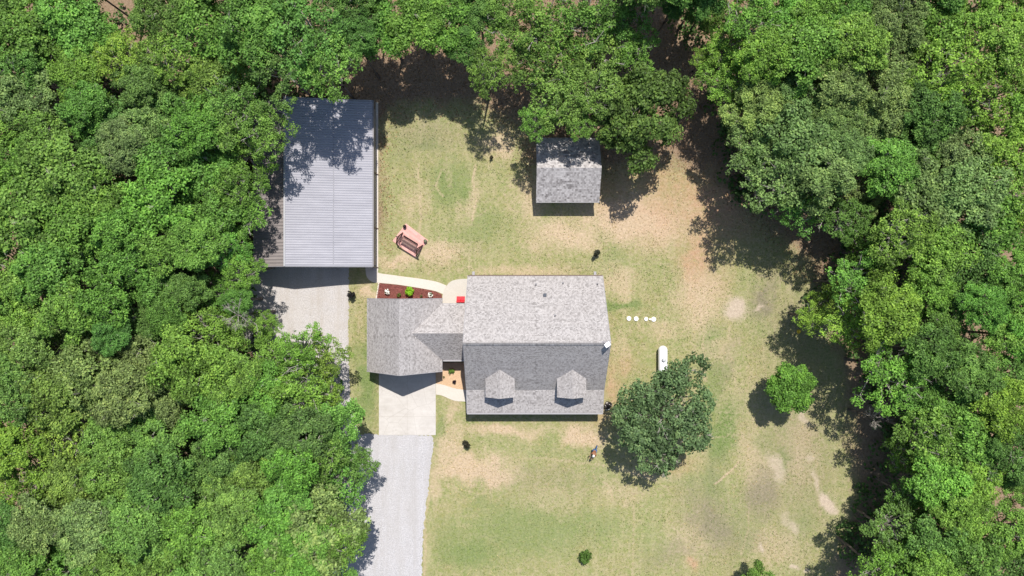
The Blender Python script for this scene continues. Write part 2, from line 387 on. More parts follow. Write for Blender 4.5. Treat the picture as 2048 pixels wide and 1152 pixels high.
def build_ground():
    def axis(lo, hi, step, far):
        fine = np.arange(lo, hi + step, step)
        out = [-far, -far * .5, -200, -110]; out2 = [110, 200, far * .5, far]
        mid1 = np.linspace(-75, lo - 1, 16); mid2 = np.linspace(hi + 1, 75, 16)
        return np.array(out + list(mid1) + list(fine) + list(mid2) + out2)
    xs = axis(-20, 35, 0.15, 900); ys = axis(-30, 22, 0.15, 900)
    X, Y = np.meshgrid(xs, ys); nx, ny = len(xs), len(ys)
    Z = np.zeros(X.shape)
    V = np.stack([X.ravel(), Y.ravel(), Z.ravel()], 1)
    idx = np.arange(nx * ny).reshape(ny, nx)
    F = np.stack([idx[:-1, :-1].ravel(), idx[:-1, 1:].ravel(), idx[1:, 1:].ravel(), idx[1:, :-1].ravel()], 1)
    me = mesh_np('ground', V, F)
    gx = V[:, 0] / S + 1024; gy = -V[:, 1] / S + 576
    wx = gx + (fbm(gx, gy, 26, 3) - .5) * 46; wy = gy + (fbm(gx, gy, 26, 91) - .5) * 46
    ch = {k: np.zeros(len(V)) for k in ('dry', 'green', 'dirt', 'dark', 'red', 'litter')}
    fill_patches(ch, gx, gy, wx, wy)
    for (pts, hw, s) in LINES:
        d = seg_dist(gx + (wx - gx) * .15, gy + (wy - gy) * .15, pts)
        ch['dry'] = np.maximum(ch['dry'], s * np.exp(-(d / hw) ** 2))
    d = seg_dist(wx, wy, LAWN + [LAWN[0]]); ins = inside(wx, wy, LAWN)
    ch['litter'] = np.clip(np.where(ins, -d, d) / 45 + 0.45, 0, 1)
    a = me.attributes.new('patch_a', 'FLOAT_COLOR', 'POINT')
    A = np.stack([ch['dry'], ch['green'], ch['dirt'], np.ones(len(V))], 1).astype(np.float32); a.data.foreach_set('color', A.ravel())
    b = me.attributes.new('patch_b', 'FLOAT_COLOR', 'POINT')
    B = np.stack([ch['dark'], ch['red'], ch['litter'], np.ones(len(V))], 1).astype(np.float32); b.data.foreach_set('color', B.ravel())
    t = NT('lawn_and_soil'); p = t.pos()
    s1 = t.n('ShaderNodeSeparateColor'); t.l(t.n('ShaderNodeAttribute', attribute_name='patch_a').outputs['Color'], s1.inputs[0])
    s2 = t.n('ShaderNodeSeparateColor'); t.l(t.n('ShaderNodeAttribute', attribute_name='patch_b').outputs['Color'], s2.inputs[0])
    fine = t.noise(p, 4.5, 4, 0.85); mid = t.noise(p, 1.6, 5, 0.7); big = t.noise(p, 0.35, 5, 0.65)
    mid2 = t.noise(p, 3.1, 4, 0.75)
    # base olive turf with mowing streaks
    mp = t.n('ShaderNodeMapping'); mp.inputs['Scale'].default_value = (1.0, 0.16, 1); mp.inputs['Rotation'].default_value = (0, 0, 0.12); t.l(p, mp.inputs['Vector'])
    mow = t.noise(mp.outputs[0], 1.1, 5, .7)
    c = t.mix(t.ramp(fine, .3, .7), (0.172, 0.182, 0.062), (0.322, 0.308, 0.126))
    c = t.mix(t.ramp(big, .38, .62, 0, .6), c, t.mix(t.ramp(fine, .3, .7), (0.140, 0.192, 0.055), (0.250, 0.310, 0.106)))
    c = t.mix(t.ramp(t.noise(p, 2.0, 6, .85), .46, .60, 0, .7), c, t.mix(t.ramp(fine, .3, .7), (0.26, 0.225, 0.130), (0.48, 0.405, 0.255)))
    c = t.mix(t.ramp(t.noise(p, 1.1, 6, .85), .52, .66, 0, .5), c, t.mix(t.ramp(fine, .3, .7), (0.120, 0.165, 0.050), (0.225, 0.275, 0.095)))
    c = t.mix(t.ramp(mow, .50, .64, 0, .45), c, t.mix(t.ramp(fine, .3, .7), (0.31, 0.275, 0.15), (0.47, 0.415, 0.24)))
    def layer(c, fac, dark, light, sharp=0.22, src=mid2):
        f = t.math('ADD', fac, t.math('MULTIPLY', t.math('SUBTRACT', src, 0.5), 1.0))
        f = t.ramp(f, 0.5 - sharp, 0.5 + sharp)
        return t.mix(f, c, t.mix(t.ramp(fine, .28, .72), dark, light))
    c = layer(c, s1.outputs[1], (0.085, 0.140, 0.036), (0.195, 0.260, 0.080), 0.28)
    c = layer(c, s1.outputs[0], (0.33, 0.245, 0.155), (0.60, 0.47, 0.325), 0.32)
    c = t.mix(t.math('MULTIPLY', t.ramp(s2.outputs[1], 0, 1, 0, .95), t.ramp(mid, .3, .6, .4, 1)), c, t.mix(t.ramp(fine, .3, .7), (0.33, 0.180, 0.110), (0.54, 0.335, 0.22)))
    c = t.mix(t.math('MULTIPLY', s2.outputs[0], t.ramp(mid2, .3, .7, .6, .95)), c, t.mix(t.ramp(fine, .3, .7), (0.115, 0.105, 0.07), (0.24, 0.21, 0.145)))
    c = layer(c, s2.outputs[2], (0.12, 0.082, 0.05), (0.33, 0.23, 0.155), 0.38)
    c = layer(c, s1.outputs[2], (0.34, 0.27, 0.205), (0.55, 0.46, 0.36), 0.6)
    # straw flecks and tiny dark specks
    fl = t.ramp(t.noise(p, 13, 2, 0.8), .60, .72, 0, .55); c = t.mix(fl, c, (0.60, 0.50, 0.33))
    dk = t.ramp(t.noise(p, 10, 2, 0.8), .62, .74, 0, .3); c = t.mix(dk, c, (0.10, 0.11, 0.045))
    t.col(c); t.b.inputs['Roughness'].default_value = 1.0; t.b.inputs['Specular IOR Level'].default_value = 0.05
    t.bump(t.math('ADD', fine, mid2), 0.9, 0.05)
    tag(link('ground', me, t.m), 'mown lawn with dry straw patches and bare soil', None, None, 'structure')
build_ground()

def densify(pts, step, jit, seed, closed=True):
    r = random.Random(seed); out = []; n = len(pts)
    for i in range(n if closed else n - 1):
        a = Vector(pts[i]); b = Vector(pts[(i + 1) % n]); k = max(1, int((b - a).length / step))
        for j in range(k):
            q = a.lerp(b, j / k); out.append((q.x + r.uniform(-jit, jit), q.y + r.uniform(-jit, jit)))
    return out
def sheet(name, pts, z, mat, label, step=0, jit=0, kind='structure', thick=0.0):
    q = densify(pts, step, jit, len(pts)) if step else pts
    q = q[::-1]
    from mathutils.geometry import tessellate_polygon
    v = [Vector(((x - 1024) * S, -(y - 576) * S, z)) for (x, y) in q]
    if thick:
        o = slab(v, thick).build(name, mat)
    else:
        tri = tessellate_polygon([v]); me = bpy.data.meshes.new(name); me.from_pydata(v, [], [tuple(t) for t in tri]); me.update()
        bm = bmesh.new(); bm.from_mesh(me); bmesh.ops.recalc_face_normals(bm, faces=bm.faces)
        if bm.faces and sum(f.normal.z for f in bm.faces) < 0: bmesh.ops.reverse_faces(bm, faces=bm.faces)
        bm.to_mesh(me); bm.free(); o = link(name, me, mat)
    return tag(o, label, None, None, kind)

def curve(pts, n=6):
    """Catmull-Rom through pts"""
    out = []; m = len(pts)
    for i in range(m - 1):
        p0 = Vector(pts[max(0, i - 1)]); p1 = Vector(pts[i]); p2 = Vector(pts[i + 1]); p3 = Vector(pts[min(m - 1, i + 2)])
        for j in range(n):
            t = j / n; out.append(tuple(0.5 * ((2 * p1) + (-p0 + p2) * t + (2 * p0 - 5 * p1 + 4 * p2 - p3) * t * t + (-p0 + 3 * p1 - 3 * p2 + p3) * t ** 3)))
    out.append(tuple(pts[-1])); return out

sheet('gravel_parking', [(440, 520), (697, 520), (698, 600), (696, 700), (700, 780), (708, 845), (722, 866), (700, 900), (640, 900), (560, 760), (500, 700), (440, 600)], 0.008, M_gravel2, 'grey gravel parking area below the metal building', 4, 1.8)
sheet('gravel_drive', [(722, 868), (864, 871), (868, 885), (862, 935), (856, 985), (850, 1030), (846, 1080), (843, 1152), (840, 1300), (640, 1300), (660, 1000), (668, 900), (690, 860)], 0.014, M_gravel, 'white gravel drive running down to the bottom edge', 4, 2.0)
sheet('concrete_driveway', [(758, 700), (871.5, 700), (871.5, 870), (758, 870)], 0.030, M_conc, 'pale concrete driveway slab in front of the garage', thick=0.10)
# joints of the driveway slab
jm = MB()
for y in (748, 833): jm.box(((814.7 - 1024) * S, -(y - 576) * S, 0.031), (113.3 * S, 0.025, 0.006))
jm.box(((814.7 - 1024) * S, -(785 - 576) * S, 0.031), (0.02, 168 * S, 0.005))
tag(jm.build('driveway_joints', simple('joint', (0.38, 0.35, 0.31), 0.9)), 'thin joints across the concrete driveway', None, None, 'structure')
walk_top = curve([(751.5, 543.5), (762.5, 547), (785, 550), (809, 553.5), (834, 556.5), (856, 560), (875, 564), (893, 571)])
walk_bot = curve([(886, 588), (872, 582.5), (856, 579), (833, 575), (794, 569), (758, 565.6), (747, 564.5), (738, 559.5), (732.5, 550), (731, 537)])
sheet('walkway', [(751.5, 205)] + [(756.5, 205), (756.5, 540)] + walk_top[3:] + [(889, 578)] + walk_bot + [(731, 525), (748, 525)], 0.030, M_walk, 'pale concrete walkway curving from the metal building to the patio', thick=0.08)
sheet('patio', curve([(893.5, 571.5), (898, 566), (906, 561), (922, 558), (937, 557.5)]) + [(960, 557.5), (960, 625), (885.5, 625), (885.5, 607)] + curve([(885.5, 607), (885.3, 592), (889, 578), (893.5, 571.5)])[1:-1], 0.034, M_patio, 'rounded concrete patio at the back door', thick=0.08)
sheet('mulch_bed', [(757, 566), (794, 569.5), (833, 575.5), (856, 579.5), (872, 583), (884, 589), (884, 625), (750, 625), (752, 600)], 0.016, M_mulch, 'red mulch bed between the walkway and the garage')
sheet('pea_gravel_bed', [(872, 725), (945, 725), (945, 790), (920, 780), (907, 777), (886, 770), (872, 768)], 0.016, M_sand, 'tan pea gravel bed in the corner of garage and house')
sheet('front_walk', curve([(872, 767), (886, 769.5), (907.5, 776), (924, 779), (950, 782)]) + curve([(950, 806), (928.6, 803), (913, 802), (901, 798.5), (884, 791), (872, 789)]), 0.030, M_walk, 'short pale concrete walk to the front porch', thick=0.08)

# ------------------------------------------------------------------ roofs and buildings
def roof_uv(me):
    uv = me.uv_layers.new(name='UVMap')
    for p in me.polygons:
        n = p.normal
        if abs(n.z) > 0.999 or abs(n.z) < 0.05: e = Vector((1, 0, 0))
        else: e = Vector((0, 0, 1)).cross(n).normalized()
        s_ = n.cross(e)
        for li in p.loop_indices:
            c = me.vertices[me.loops[li].vertex_index].co
            uv.data[li].uv = (c.dot(e), c.dot(s_))

def roof_obj(name, polys, t, mat, parent):
    """each polygon (list of world points, counter-clockwise from above) becomes a plate t thick, one mesh"""
    m = MB()
    for q in polys:
        s_ = slab(q, t); m.add(s_.v, s_.f)
    o = m.build(name, mat, parent)
    roof_uv(o.data)
    return o

def L(parent, v):  # world -> local of an unrotated root
    return Vector(v) - parent.location

def W(x, y, h):    # true plan position in survey steps (x right, y down, from the point below the camera)
    return Vector((x * S, -y * S, h * S))

def rel(root, pts): return [p - root.location for p in pts]

# ---- main house
H = empty('main_house', W(44, 109, 0), 'large grey shingled gable roof house with two front dormers and porch', 'house')
xl, xr = -86.8, 175.3
EL = dict(rear=(-23.2, 45), ridge=(97.7, 153), brk=(194.8, 62), front=(241.3, 47))
def q(x, key, dz=0): y, h = EL[key]; return W(x, y, h + dz)
rear = [q(xl, 'ridge'), q(xr, 'ridge'), q(xr, 'rear'), q(xl + 1.6, 'rear')]
steep = [q(xl, 'ridge'), q(xl, 'brk'), q(xr, 'brk'), q(xr, 'ridge')]
porch = [q(xl, 'brk'), q(xl, 'front'), q(xr, 'front'), q(xr, 'brk')]
roof = roof_obj('roof', [rel(H, rear[::-1]), rel(H, steep), rel(H, porch)], 0.12, M_shingle, H)
m = MB()
n_cap = 60
for i in range(n_cap):
    x0 = xl + (xr - xl) * (i + .5) / n_cap
    for sgn in (-1, 1):
        c = W(x0, 97.7 + sgn * 1.9, 153 - 1.4 + 0.6) - H.location
        m.box(c, ((xr - xl) / n_cap * S * 0.97, 0.21, 0.02), M=Matrix.Rotation(-sgn * 0.0 + (0.72 if sgn > 0 else -0.72), 3, 'X'))
cap = m.build('ridge_cap', M_shingle, roof); roof_uv(cap.data)
# walls
wl, wr, wt, wb = xl + 6, xr - 6, -15, 205
def wall_poly(x):
    return [W(x, wt, 0), W(x, wb, 0), W(x, wb, 54), W(x, 194, 58), W(x, 97.7, 148.5), W(x, wt, 47.5)]
m = MB()
a = rel(H, wall_poly(wl)); b = rel(H, wall_poly(wr)); n = len(a)
m.add(a + b, [tuple(range(n)), tuple(range(2 * n - 1, n - 1, -1)), (0, 1, n + 1, n), (1, 2, n + 2, n + 1), (5, 0, n, n + 5)])
m.build('wall', M_wall, H)
# porch deck, posts, front openings
slab(rel(H, [W(wl, 238, 6), W(wr, 238, 6), W(wr, 205.2, 6), W(wl, 205.2, 6)]), 0.3).build('porch_deck', M_patio, H)
for i in range(6):
    x = wl + 4 + (wr - wl - 8) * i / 5
    MB().box(W(x, 235, 25.7) - H.location, (0.14, 0.14, 39 * S)).build('porch_post', M_trim, H, bevel=0.01)
m = MB().box(W(44, 205.6, 27.5) - H.location, (1.0, 0.08, 2.1)); d = m.build('front_door', simple('green_door', (0.06, 0.09, 0.08), .4), H)
MB().box(W(51, 207, 26) - H.location, (0.05, 0.08, 0.12)).build('handle', M_trim, d)
for x in (-50, 0, 90, 140):
    f = MB().box(W(x, 205.6, 30) - H.location, (1.1, 0.06, 1.4)).build('window', M_trim, H)
    MB().box(W(x, 206.4, 30) - H.location, (0.95, 0.05, 1.25)).build('pane', M_glass, f)
for x in (-60, -10, 60, 120):
    f = MB().box(W(x, -15.5, 30) - H.location, (1.1, 0.06, 1.2)).build('window', M_trim, H)
    MB().box(W(x, -16.3, 30) - H.location, (0.95, 0.05, 1.05)).build('pane', M_glass, f)
# gutters
MB().box(W((xl + xr) / 2, 242.7, 46.0) - H.location, ((xr - xl) * S, 0.12, 0.10)).build('gutter', M_edge, H)
g = MB().box(W((xl + xr) / 2 + .8, -24.3, 43.4) - H.location, ((xr - xl - 2) * S, 0.10, 0.10))
for i in range(8):
    g.box(W(xl + 8 + 35 * i, -25.6, 44) - H.location, (0.05, 0.08, 0.13))
g.build('gutter', M_gutter, H)
# bargeboards
for x in (xl - 0.5, xr + 0.5):
    m = MB()
    for (a_, b_) in (('rear', 'ridge'), ('ridge', 'brk'), ('brk', 'front')):
        if x < 0 and a_ == 'rear':
            m.bar(q(x + 1.6, a_, -2.4) - H.location, q(x, b_, -2.4) - H.location, 0.04, 0.2)
        else: m.bar(q(x, a_, -2.4) - H.location, q(x, b_, -2.4) - H.location, 0.04, 0.2)
    m.build('bargeboard', M_edge, H)
# roof vents
def on_rear(ix, iy):
    lo, hi = 45.0, 153.0
    for _ in range(40):
        h = (lo + hi) / 2; y = (iy - 576) * (FH - h) / FH; hs = 45 + (y + 23.2) / 120.9 * 108
        if hs > h: lo = h
        else: hi = h
    return W((ix - 1024) * (FH - h) / FH, (iy - 576) * (FH - h) / FH, h)
for (ix, iy) in ((1072, 569), (1126, 566), (1194.6, 568), (1110, 631)):
    p_ = on_rear(ix, iy) - H.location
    v_ = MB().tube(p_ - Vector((0, 0, .1)), p_ + Vector((0, 0, 0.28)), 0.06, n=10).build('vent_pipe', simple('pipe_grey', (0.10, 0.09, 0.10), .6), H)
    MB().lathe(p_ + Vector((0, 0, -.02)), [(0.13, -.04), (0.12, 0.0), (0.06, 0.05)], 10).build('flashing', simple('flashing', (.35, .34, .35), .5), v_)
p_ = on_rear(1089.5, 590) - H.location
bv = MB().box(p_ + Vector((0, 0, .10)), (0.26, 0.26, 0.2)).build('box_vent', M_dark, H, bevel=0.015)
MB().box(p_ + Vector((0, 0, .22)), (0.31, 0.31, 0.04)).build('hood', simple('hood_grey', (.06, .07, .09), .4), bv)
# dormers
def dormer(cx):
    root = None
    hw = 27.4; e, r_ = 85.0, 103.0
    def Q(x, y, h): return W(cx + x, y, h) - H.location
    def ysurf(h): return 97.7 + (153 - h) / 0.937
    left = [Q(0, 205, r_), Q(0, ysurf(r_) - .5, r_), Q(-hw, ysurf(e) - .5, e), Q(-hw, 205, e)]
    right = [Q(0, 205, r_), Q(hw, 205, e), Q(hw, ysurf(e) - .5, e), Q(0, ysurf(r_) - .5, r_)]
    m = MB()
    hw2 = hw - 4
    eb = e - 3; rb = r_ - 2.6
    v = [Q(-hw2, 199, 57), Q(hw2, 199, 57), Q(hw2, 199, eb), Q(0, 199, rb - 1), Q(-hw2, 199, eb),
         Q(-hw2, 160, 57), Q(hw2, 160, 57), Q(hw2, 160, eb), Q(0, 160, rb - 1), Q(-hw2, 160, eb)]
    m.add(v, [(0, 1, 2, 3, 4), (1, 6, 7, 2), (0, 4, 9, 5), (5, 9, 8, 7, 6)])
    dw = m.build('dormer', M_siding, H)
    ro = roof_obj('dormer_roof', [left, right], 0.09, M_shingle, dw)
    wf = MB().box(Q(0, 199.4, 74), (1.0, 0.05, 1.0)).build('window', M_trim, dw)
    MB().box(Q(0, 200.0, 74), (0.86, 0.05, 0.86)).build('pane', M_glass, wf)
    return dw
for cx in (-22.5, 111.8): dormer(cx)

# satellite panel on the right end of the ridge
sd = empty('satellite_dish', P(1214.5, 689, 158) - Vector((0, 0, 0.35)), 'small white rectangular satellite dish on the right end of the house ridge', 'satellite dish')
Mx = Matrix.Rotation(math.radians(34), 3, 'Z') @ Matrix.Rotation(math.radians(16), 3, 'Y')
MB().box((0, 0, 0.52), (0.55, 0.38, 0.04), M=Mx).build('panel', M_white, sd, bevel=0.015)
MB().tube((0, 0, 0.0), (0, 0, 0.5), 0.025).build('mast', M_dark, sd)
m = MB(); m.bar((-.45, .22, 0.05), (0.0, 0.0, 0.3), .03, .03); m.bar((.16, .35, 0.02), (0, 0, .3), .03, .03); m.bar((-.45, .22, 0.05), (.2, .24, 0.05), .03, .03)
m.build('mount_arm', simple('mount_grey', (.18, .18, .22), .4), sd)

# ---- garage wing with connector
G_ = empty('garage', W(-207, 90, 0), 'grey shingled garage wing with low link roof joined to the house', 'garage')
gl, gr, gt, gb, gm = -279.3, -134.8, 20.2, 161.0, -207.0
ge, gh = 49, 113
left = [W(gm, gt, gh), W(gl, gt, ge), W(gl, gb, ge), W(gm, gb, gh)]
# right slope with the valley cut out
vx, vh = -186.8, 96.0
ct, cm, cb, cr = 30.0, 84.5, 138.7, -84.0
right = [W(gm, gb, gh), W(gr, gb, ge), W(gr, cb, ge), W(vx, cm, vh), W(gr, ct, ge), W(gr, gt, ge), W(gm, gt, gh)]
def planar(p):  # keep all corner heights on the garage slope
    x = p.x / S; return Vector((p.x, p.y, (gh + (ge - gh) * (x - gm) / (gr - gm)) * S))
right = [planar(p) for p in right]
vh = right[3].z / S
from mathutils.geometry import tessellate_polygon
tri = tessellate_polygon([right])
polys = [rel(G_, left)] + [rel(G_, [right[i] for i in t]) for t in tri]
ctop = [W(vx, cm, vh), W(cr, cm, vh), W(cr, ct, ge), W(gr, ct, ge)]
cbot = [W(vx, cm, vh), W(gr, cb, ge), W(cr, cb, ge), W(cr, cm, vh)]
# surfaces as single sheets plus a fascia so that the valley stays clean
def thin(name, polys, mat, parent):
    m = MB()
    for p in polys: m.add(p, [tuple(range(len(p)))])
    me = bpy.data.meshes.new(name); me.from_pydata(m.v, [], m.f); me.update()
    bm = bmesh.new(); bm.from_mesh(me)
    for f in bm.faces:
        f.normal_update()
        if f.normal.z < 0: f.normal_flip()
    bm.to_mesh(me); bm.free(); o = link(name, me, mat, parent); roof_uv(me); return o
gro = thin('roof', polys, M_shingle, G_)
cro = thin('link_roof', [rel(G_, ctop), rel(G_, cbot)], M_shingle, G_)
m = MB()
for (a_, b_) in (((gm, gb, gh), (gr, gb, ge)), ((gm, gb, gh), (gl, gb, ge)), ((gl, gb, ge), (gl, gt, ge)), ((gl, gt, ge), (gm, gt, gh)), ((gm, gt, gh), (gr, gt, ge)), ((gr, gt, ge), (gr, ct, ge)), ((gr, cb, ge), (gr, gb, ge)), ((gr, ct, ge), (cr, ct, ge)), ((gr, cb, ge), (cr, cb, ge))):
    A_, B_ = W(*a_) - G_.location, W(*b_) - G_.location
    m.bar(A_ - Vector((0, 0, .10)), B_ - Vector((0, 0, .10)), 0.05, 0.18)
m.build('fascia', M_edge, G_)
m = MB().box(W(gr + 25, cb + 1.6, ge - 1.2) - G_.location, (46 * S, 0.12, 0.1)); m.build('gutter', M_edge, G_)
m = MB()
def prism_wall(x0, x1, y0, y1, e, xm, r):
    v = [W(x0, y1, 0), W(x1, y1, 0), W(x1, y1, e), W(xm, y1, r), W(x0, y1, e), W(x0, y0, 0), W(x1, y0, 0), W(x1, y0, e), W(xm, y0, r), W(x0, y0, e)]
    m.add(rel(G_, v), [(0, 1, 2, 3, 4), (9, 8, 7, 6, 5), (1, 6, 7, 2), (0, 4, 9, 5)])
prism_wall(gl + 5, gr - 5, gt + 5, gb - 5, ge - 1, gm, gh - 6)
m.build('wall', M_wall, G_)
m = MB().box(W((gr + wl) / 2, (ct + cb) / 2, 24) - G_.location, ((wl - gr + 2) * S, (cb - ct - 10) * S, 48 * S)); m.build('link_wall', M_wall, G_)
gd = MB().box(W(gm - 2, gb - 4.6, 22) - G_.location, (4.9, 0.08, 2.2)).build('garage_door', M_trim, G_)
m = MB()
for i in range(4): m.box(W(gm - 2, gb - 3.7, 3 + 11 * i + 5) - G_.location, (4.7, 0.03, 0.42))
m.build('door_panel', M_siding, gd)

# ---- shed
sh = empty('shed', W(107, -228, 0), 'small shed with mottled grey shingle roof under the tree by the lawn', 'shed')
sx0, sx1 = 46.6, 168.9
sr, sm, sf = -291.0, -226.5, -166.3; she, shh = 44.0, 80.0
roof_s = roof_obj('roof', [rel(sh, [W(sx0, sm, shh), W(sx1, sm, shh), W(sx1, sr, she), W(sx0, sr, she)]), rel(sh, [W(sx0, sm, shh), W(sx0, sf, she), W(sx1, sf, she), W(sx1, sm, shh)])], 0.09, M_shingle_shed, sh)
m = MB(); a = rel(sh, [W(sx0 + 4, sr + 4, 0), W(sx0 + 4, sf - 5, 0), W(sx0 + 4, sf - 5, she - 1), W(sx0 + 4, sm, shh - 4), W(sx0 + 4, sr + 4, she - 1)])
b = [p + Vector(((sx1 - sx0 - 8) * S, 0, 0)) for p in a]; n = 5
m.add(a + b, [tuple(range(n)), tuple(range(2 * n - 1, n - 1, -1)), (0, 1, n + 1, n), (1, 2, n + 2, n + 1), (4, 0, n, n + 4)]); m.build('wall', M_siding, sh)
m = MB().box(W(107, sf - 4.6, 20) - sh.location, (1.6, 0.06, 1.9)).build('door', M_trim, sh)
m = MB(); m.box(W((sx0 + sx1) / 2, sf + .6, she - 1.6) - sh.location, ((sx1 - sx0) * S, .04, .14)); m.build('fascia', M_edge, sh)

# ---- metal building
mb_ = empty('metal_building', W(-350, -200, 0), 'long ribbed grey metal roof building with tan side roof under the trees', 'metal building')
mx = [(-266.6, 61.0), (-338.5, 70.0), (-426.4, 86.0)]
mt, mbm = -359.0, -41.0
def ribbed(x0h0, x1h1, y0, y1, pitch, rib, hgt, mat, name, parent, root):
    (x0, h0), (x1, h1) = x0h0, x1h1
    ys = []; zs = []; y = y0 * S
    while y < y1 * S - 1e-6:
        for (dy, dz) in ((0, 0), (pitch - rib, 0), (pitch - rib * .78, hgt), (pitch - rib * .22, hgt)):
            if y + dy <= y1 * S: ys.append(y + dy); zs.append(dz)
        y += pitch
    ys.append(y1 * S); zs.append(0)
    ys = np.array(ys); zs = np.array(zs); n = len(ys)
    A_ = np.stack([np.full(n, x0 * S), -ys, h0 * S + zs], 1); B_ = np.stack([np.full(n, x1 * S), -ys, h1 * S + zs], 1)
    V = np.concatenate([A_, B_]) - np.array(root.location)
    i = np.arange(n - 1); F = np.stack([i, i + n, i + n + 1, i + 1], 1)
    me = mesh_np(name, V, F); o = link(name, me, mat, parent)
    return o
r1 = ribbed(mx[0], (mx[1][0] - 2.5, mx[1][1] + 0.55), mt, mbm, 0.235, 0.085, 0.024, M_metal, 'roof_panel', mb_, mb_)
r2 = ribbed((mx[1][0], mx[1][1] + 0.0), mx[2], mt, mbm, 0.235, 0.085, 0.024, M_metal, 'roof_panel', mb_, mb_)
r3 = ribbed((mx[2][0] - 0.5, 85.0), (-492, 68), mt + 4, mbm + 0.5, 0.32, 0.05, 0.02, M_metal2, 'side_roof_panel', mb_, mb_)
m = MB(); r_s = random.Random(4)
for i in range(67):
    y = mt + 2.2 + i * 4.7
    for (x, h) in ((-338.5, 70.6),):
        m.box(W(x + r_s.uniform(-.5, .5), y, h) - mb_.location, (0.05 if x != -338.5 else 0.09, 0.06, 0.03))
m.build('screw_row', simple('screw_grey', (.24, .24, .26), .5), mb_)['kind'] = 'stuff'
MB().box(W(mx[2][0], (mt + mbm) / 2, 86.6) - mb_.location, (0.16, (mbm - mt) * S, 0.05)).build('ridge_flashing', simple('flash', (.42, .42, .44), .4, .05, metal=.3), mb_)
m = MB(); m.box(W(mx[0][0] + 1.2, (mt + mbm) / 2, 60) - mb_.location, (0.12, (mbm - mt) * S, 0.12)); m.build('gutter', simple('gutter_grey', (.20, .19, .20), .5), mb_)
m = MB()
a = rel(mb_, [W(-271.5, mbm - 4, 0), W(-489, mbm - 4, 0), W(-489, mbm - 4, 67), W(-426.4, mbm - 4, 83), W(-338.5, mbm - 4, 68), W(-271.5, mbm - 4, 59.5)])
b = [p + Vector((0, (mbm - mt - 10) * S, 0)) for p in a]; n = 6
m.add(a + b, [tuple(range(n)), tuple(range(2 * n - 1, n - 1, -1)), (0, n, n + 5, 5), (1, 2, n + 2, n + 1)]); m.build('wall', M_wallm, mb_)
for y in (-230, -122, -44):
    m = MB(); p0 = W(mx[0][0] + 1.5, y, 59) - mb_.location; p1 = W(-270.2, y + 2.5, 52) - mb_.location; p2 = W(-270.2, y + 2.5, 3) - mb_.location; p3 = W(-267, y + 3.5, 1) - mb_.location
    m.bar(p0, p1, .08, .07); m.bar(p1, p2, .08, .07); m.bar(p2, p3, .08, .07); m.build('downspout', M_gutter, mb_)
tr = []
for (xa, ha, xb, hb) in ((-266.6, 59.5, -338.5, 68.5), (-338.5, 68.5, -426.4, 84.5), (-426.4, 84.2, -492, 67)):
    tr.append((W(xa, mbm + .8, ha) - mb_.location, W(xb, mbm + .8, hb) - mb_.location))
m = MB()
for (a_, b_) in tr: m.bar(a_, b_, 0.04, 0.16)
m.build('rake_trim', simple('rake_trim_grey', (.22, .22, .24), .5), mb_)
for x in (-310, -390, -457):
    f = MB().box(W(x, mbm - 3.3, 26) - mb_.location, (2.8, 0.06, 2.6)).build('roller_door', M_trim, mb_)
    MB().box(W(x, mbm - 2.5, 8) - mb_.location, (0.2, 0.06, 0.06)).build('handle', M_dark, f)

# ------------------------------------------------------------------ trees
def unit(a): return a / (np.linalg.norm(a, axis=-1, keepdims=True) + 1e-9)

def leaf_mesh(name, C, N, L_, W_, tint, r):
    """a kinked leaf spray (quad) at each centre C with normal N"""
    n = len(C)
    t = unit(np.cross(N, r.normal(size=(n, 3)))); b = np.cross(N, t)
    l = (L_ * (0.7 + 0.6 * r.random(n)))[:, None]; w_ = (W_ * (0.7 + 0.6 * r.random(n)))[:, None]
    k = (l * 0.22 * r.normal(size=(n, 1)))
    v0 = C - t * l * .5; v2 = C + t * l * .5 + N * k; v1 = C - b * w_ * .5 + t * l * 0.08; v3 = C + b * w_ * .5 + t * l * 0.08
    V = np.stack([v0, v1, v2, v3], 1).reshape(-1, 3); F = np.arange(4 * n).reshape(n, 4)
    me = mesh_np(name, V, F)
    a = me.attributes.new('tint', 'FLOAT', 'POINT'); a.data.foreach_set('value', np.repeat(tint, 4).astype(np.float32))
    return me

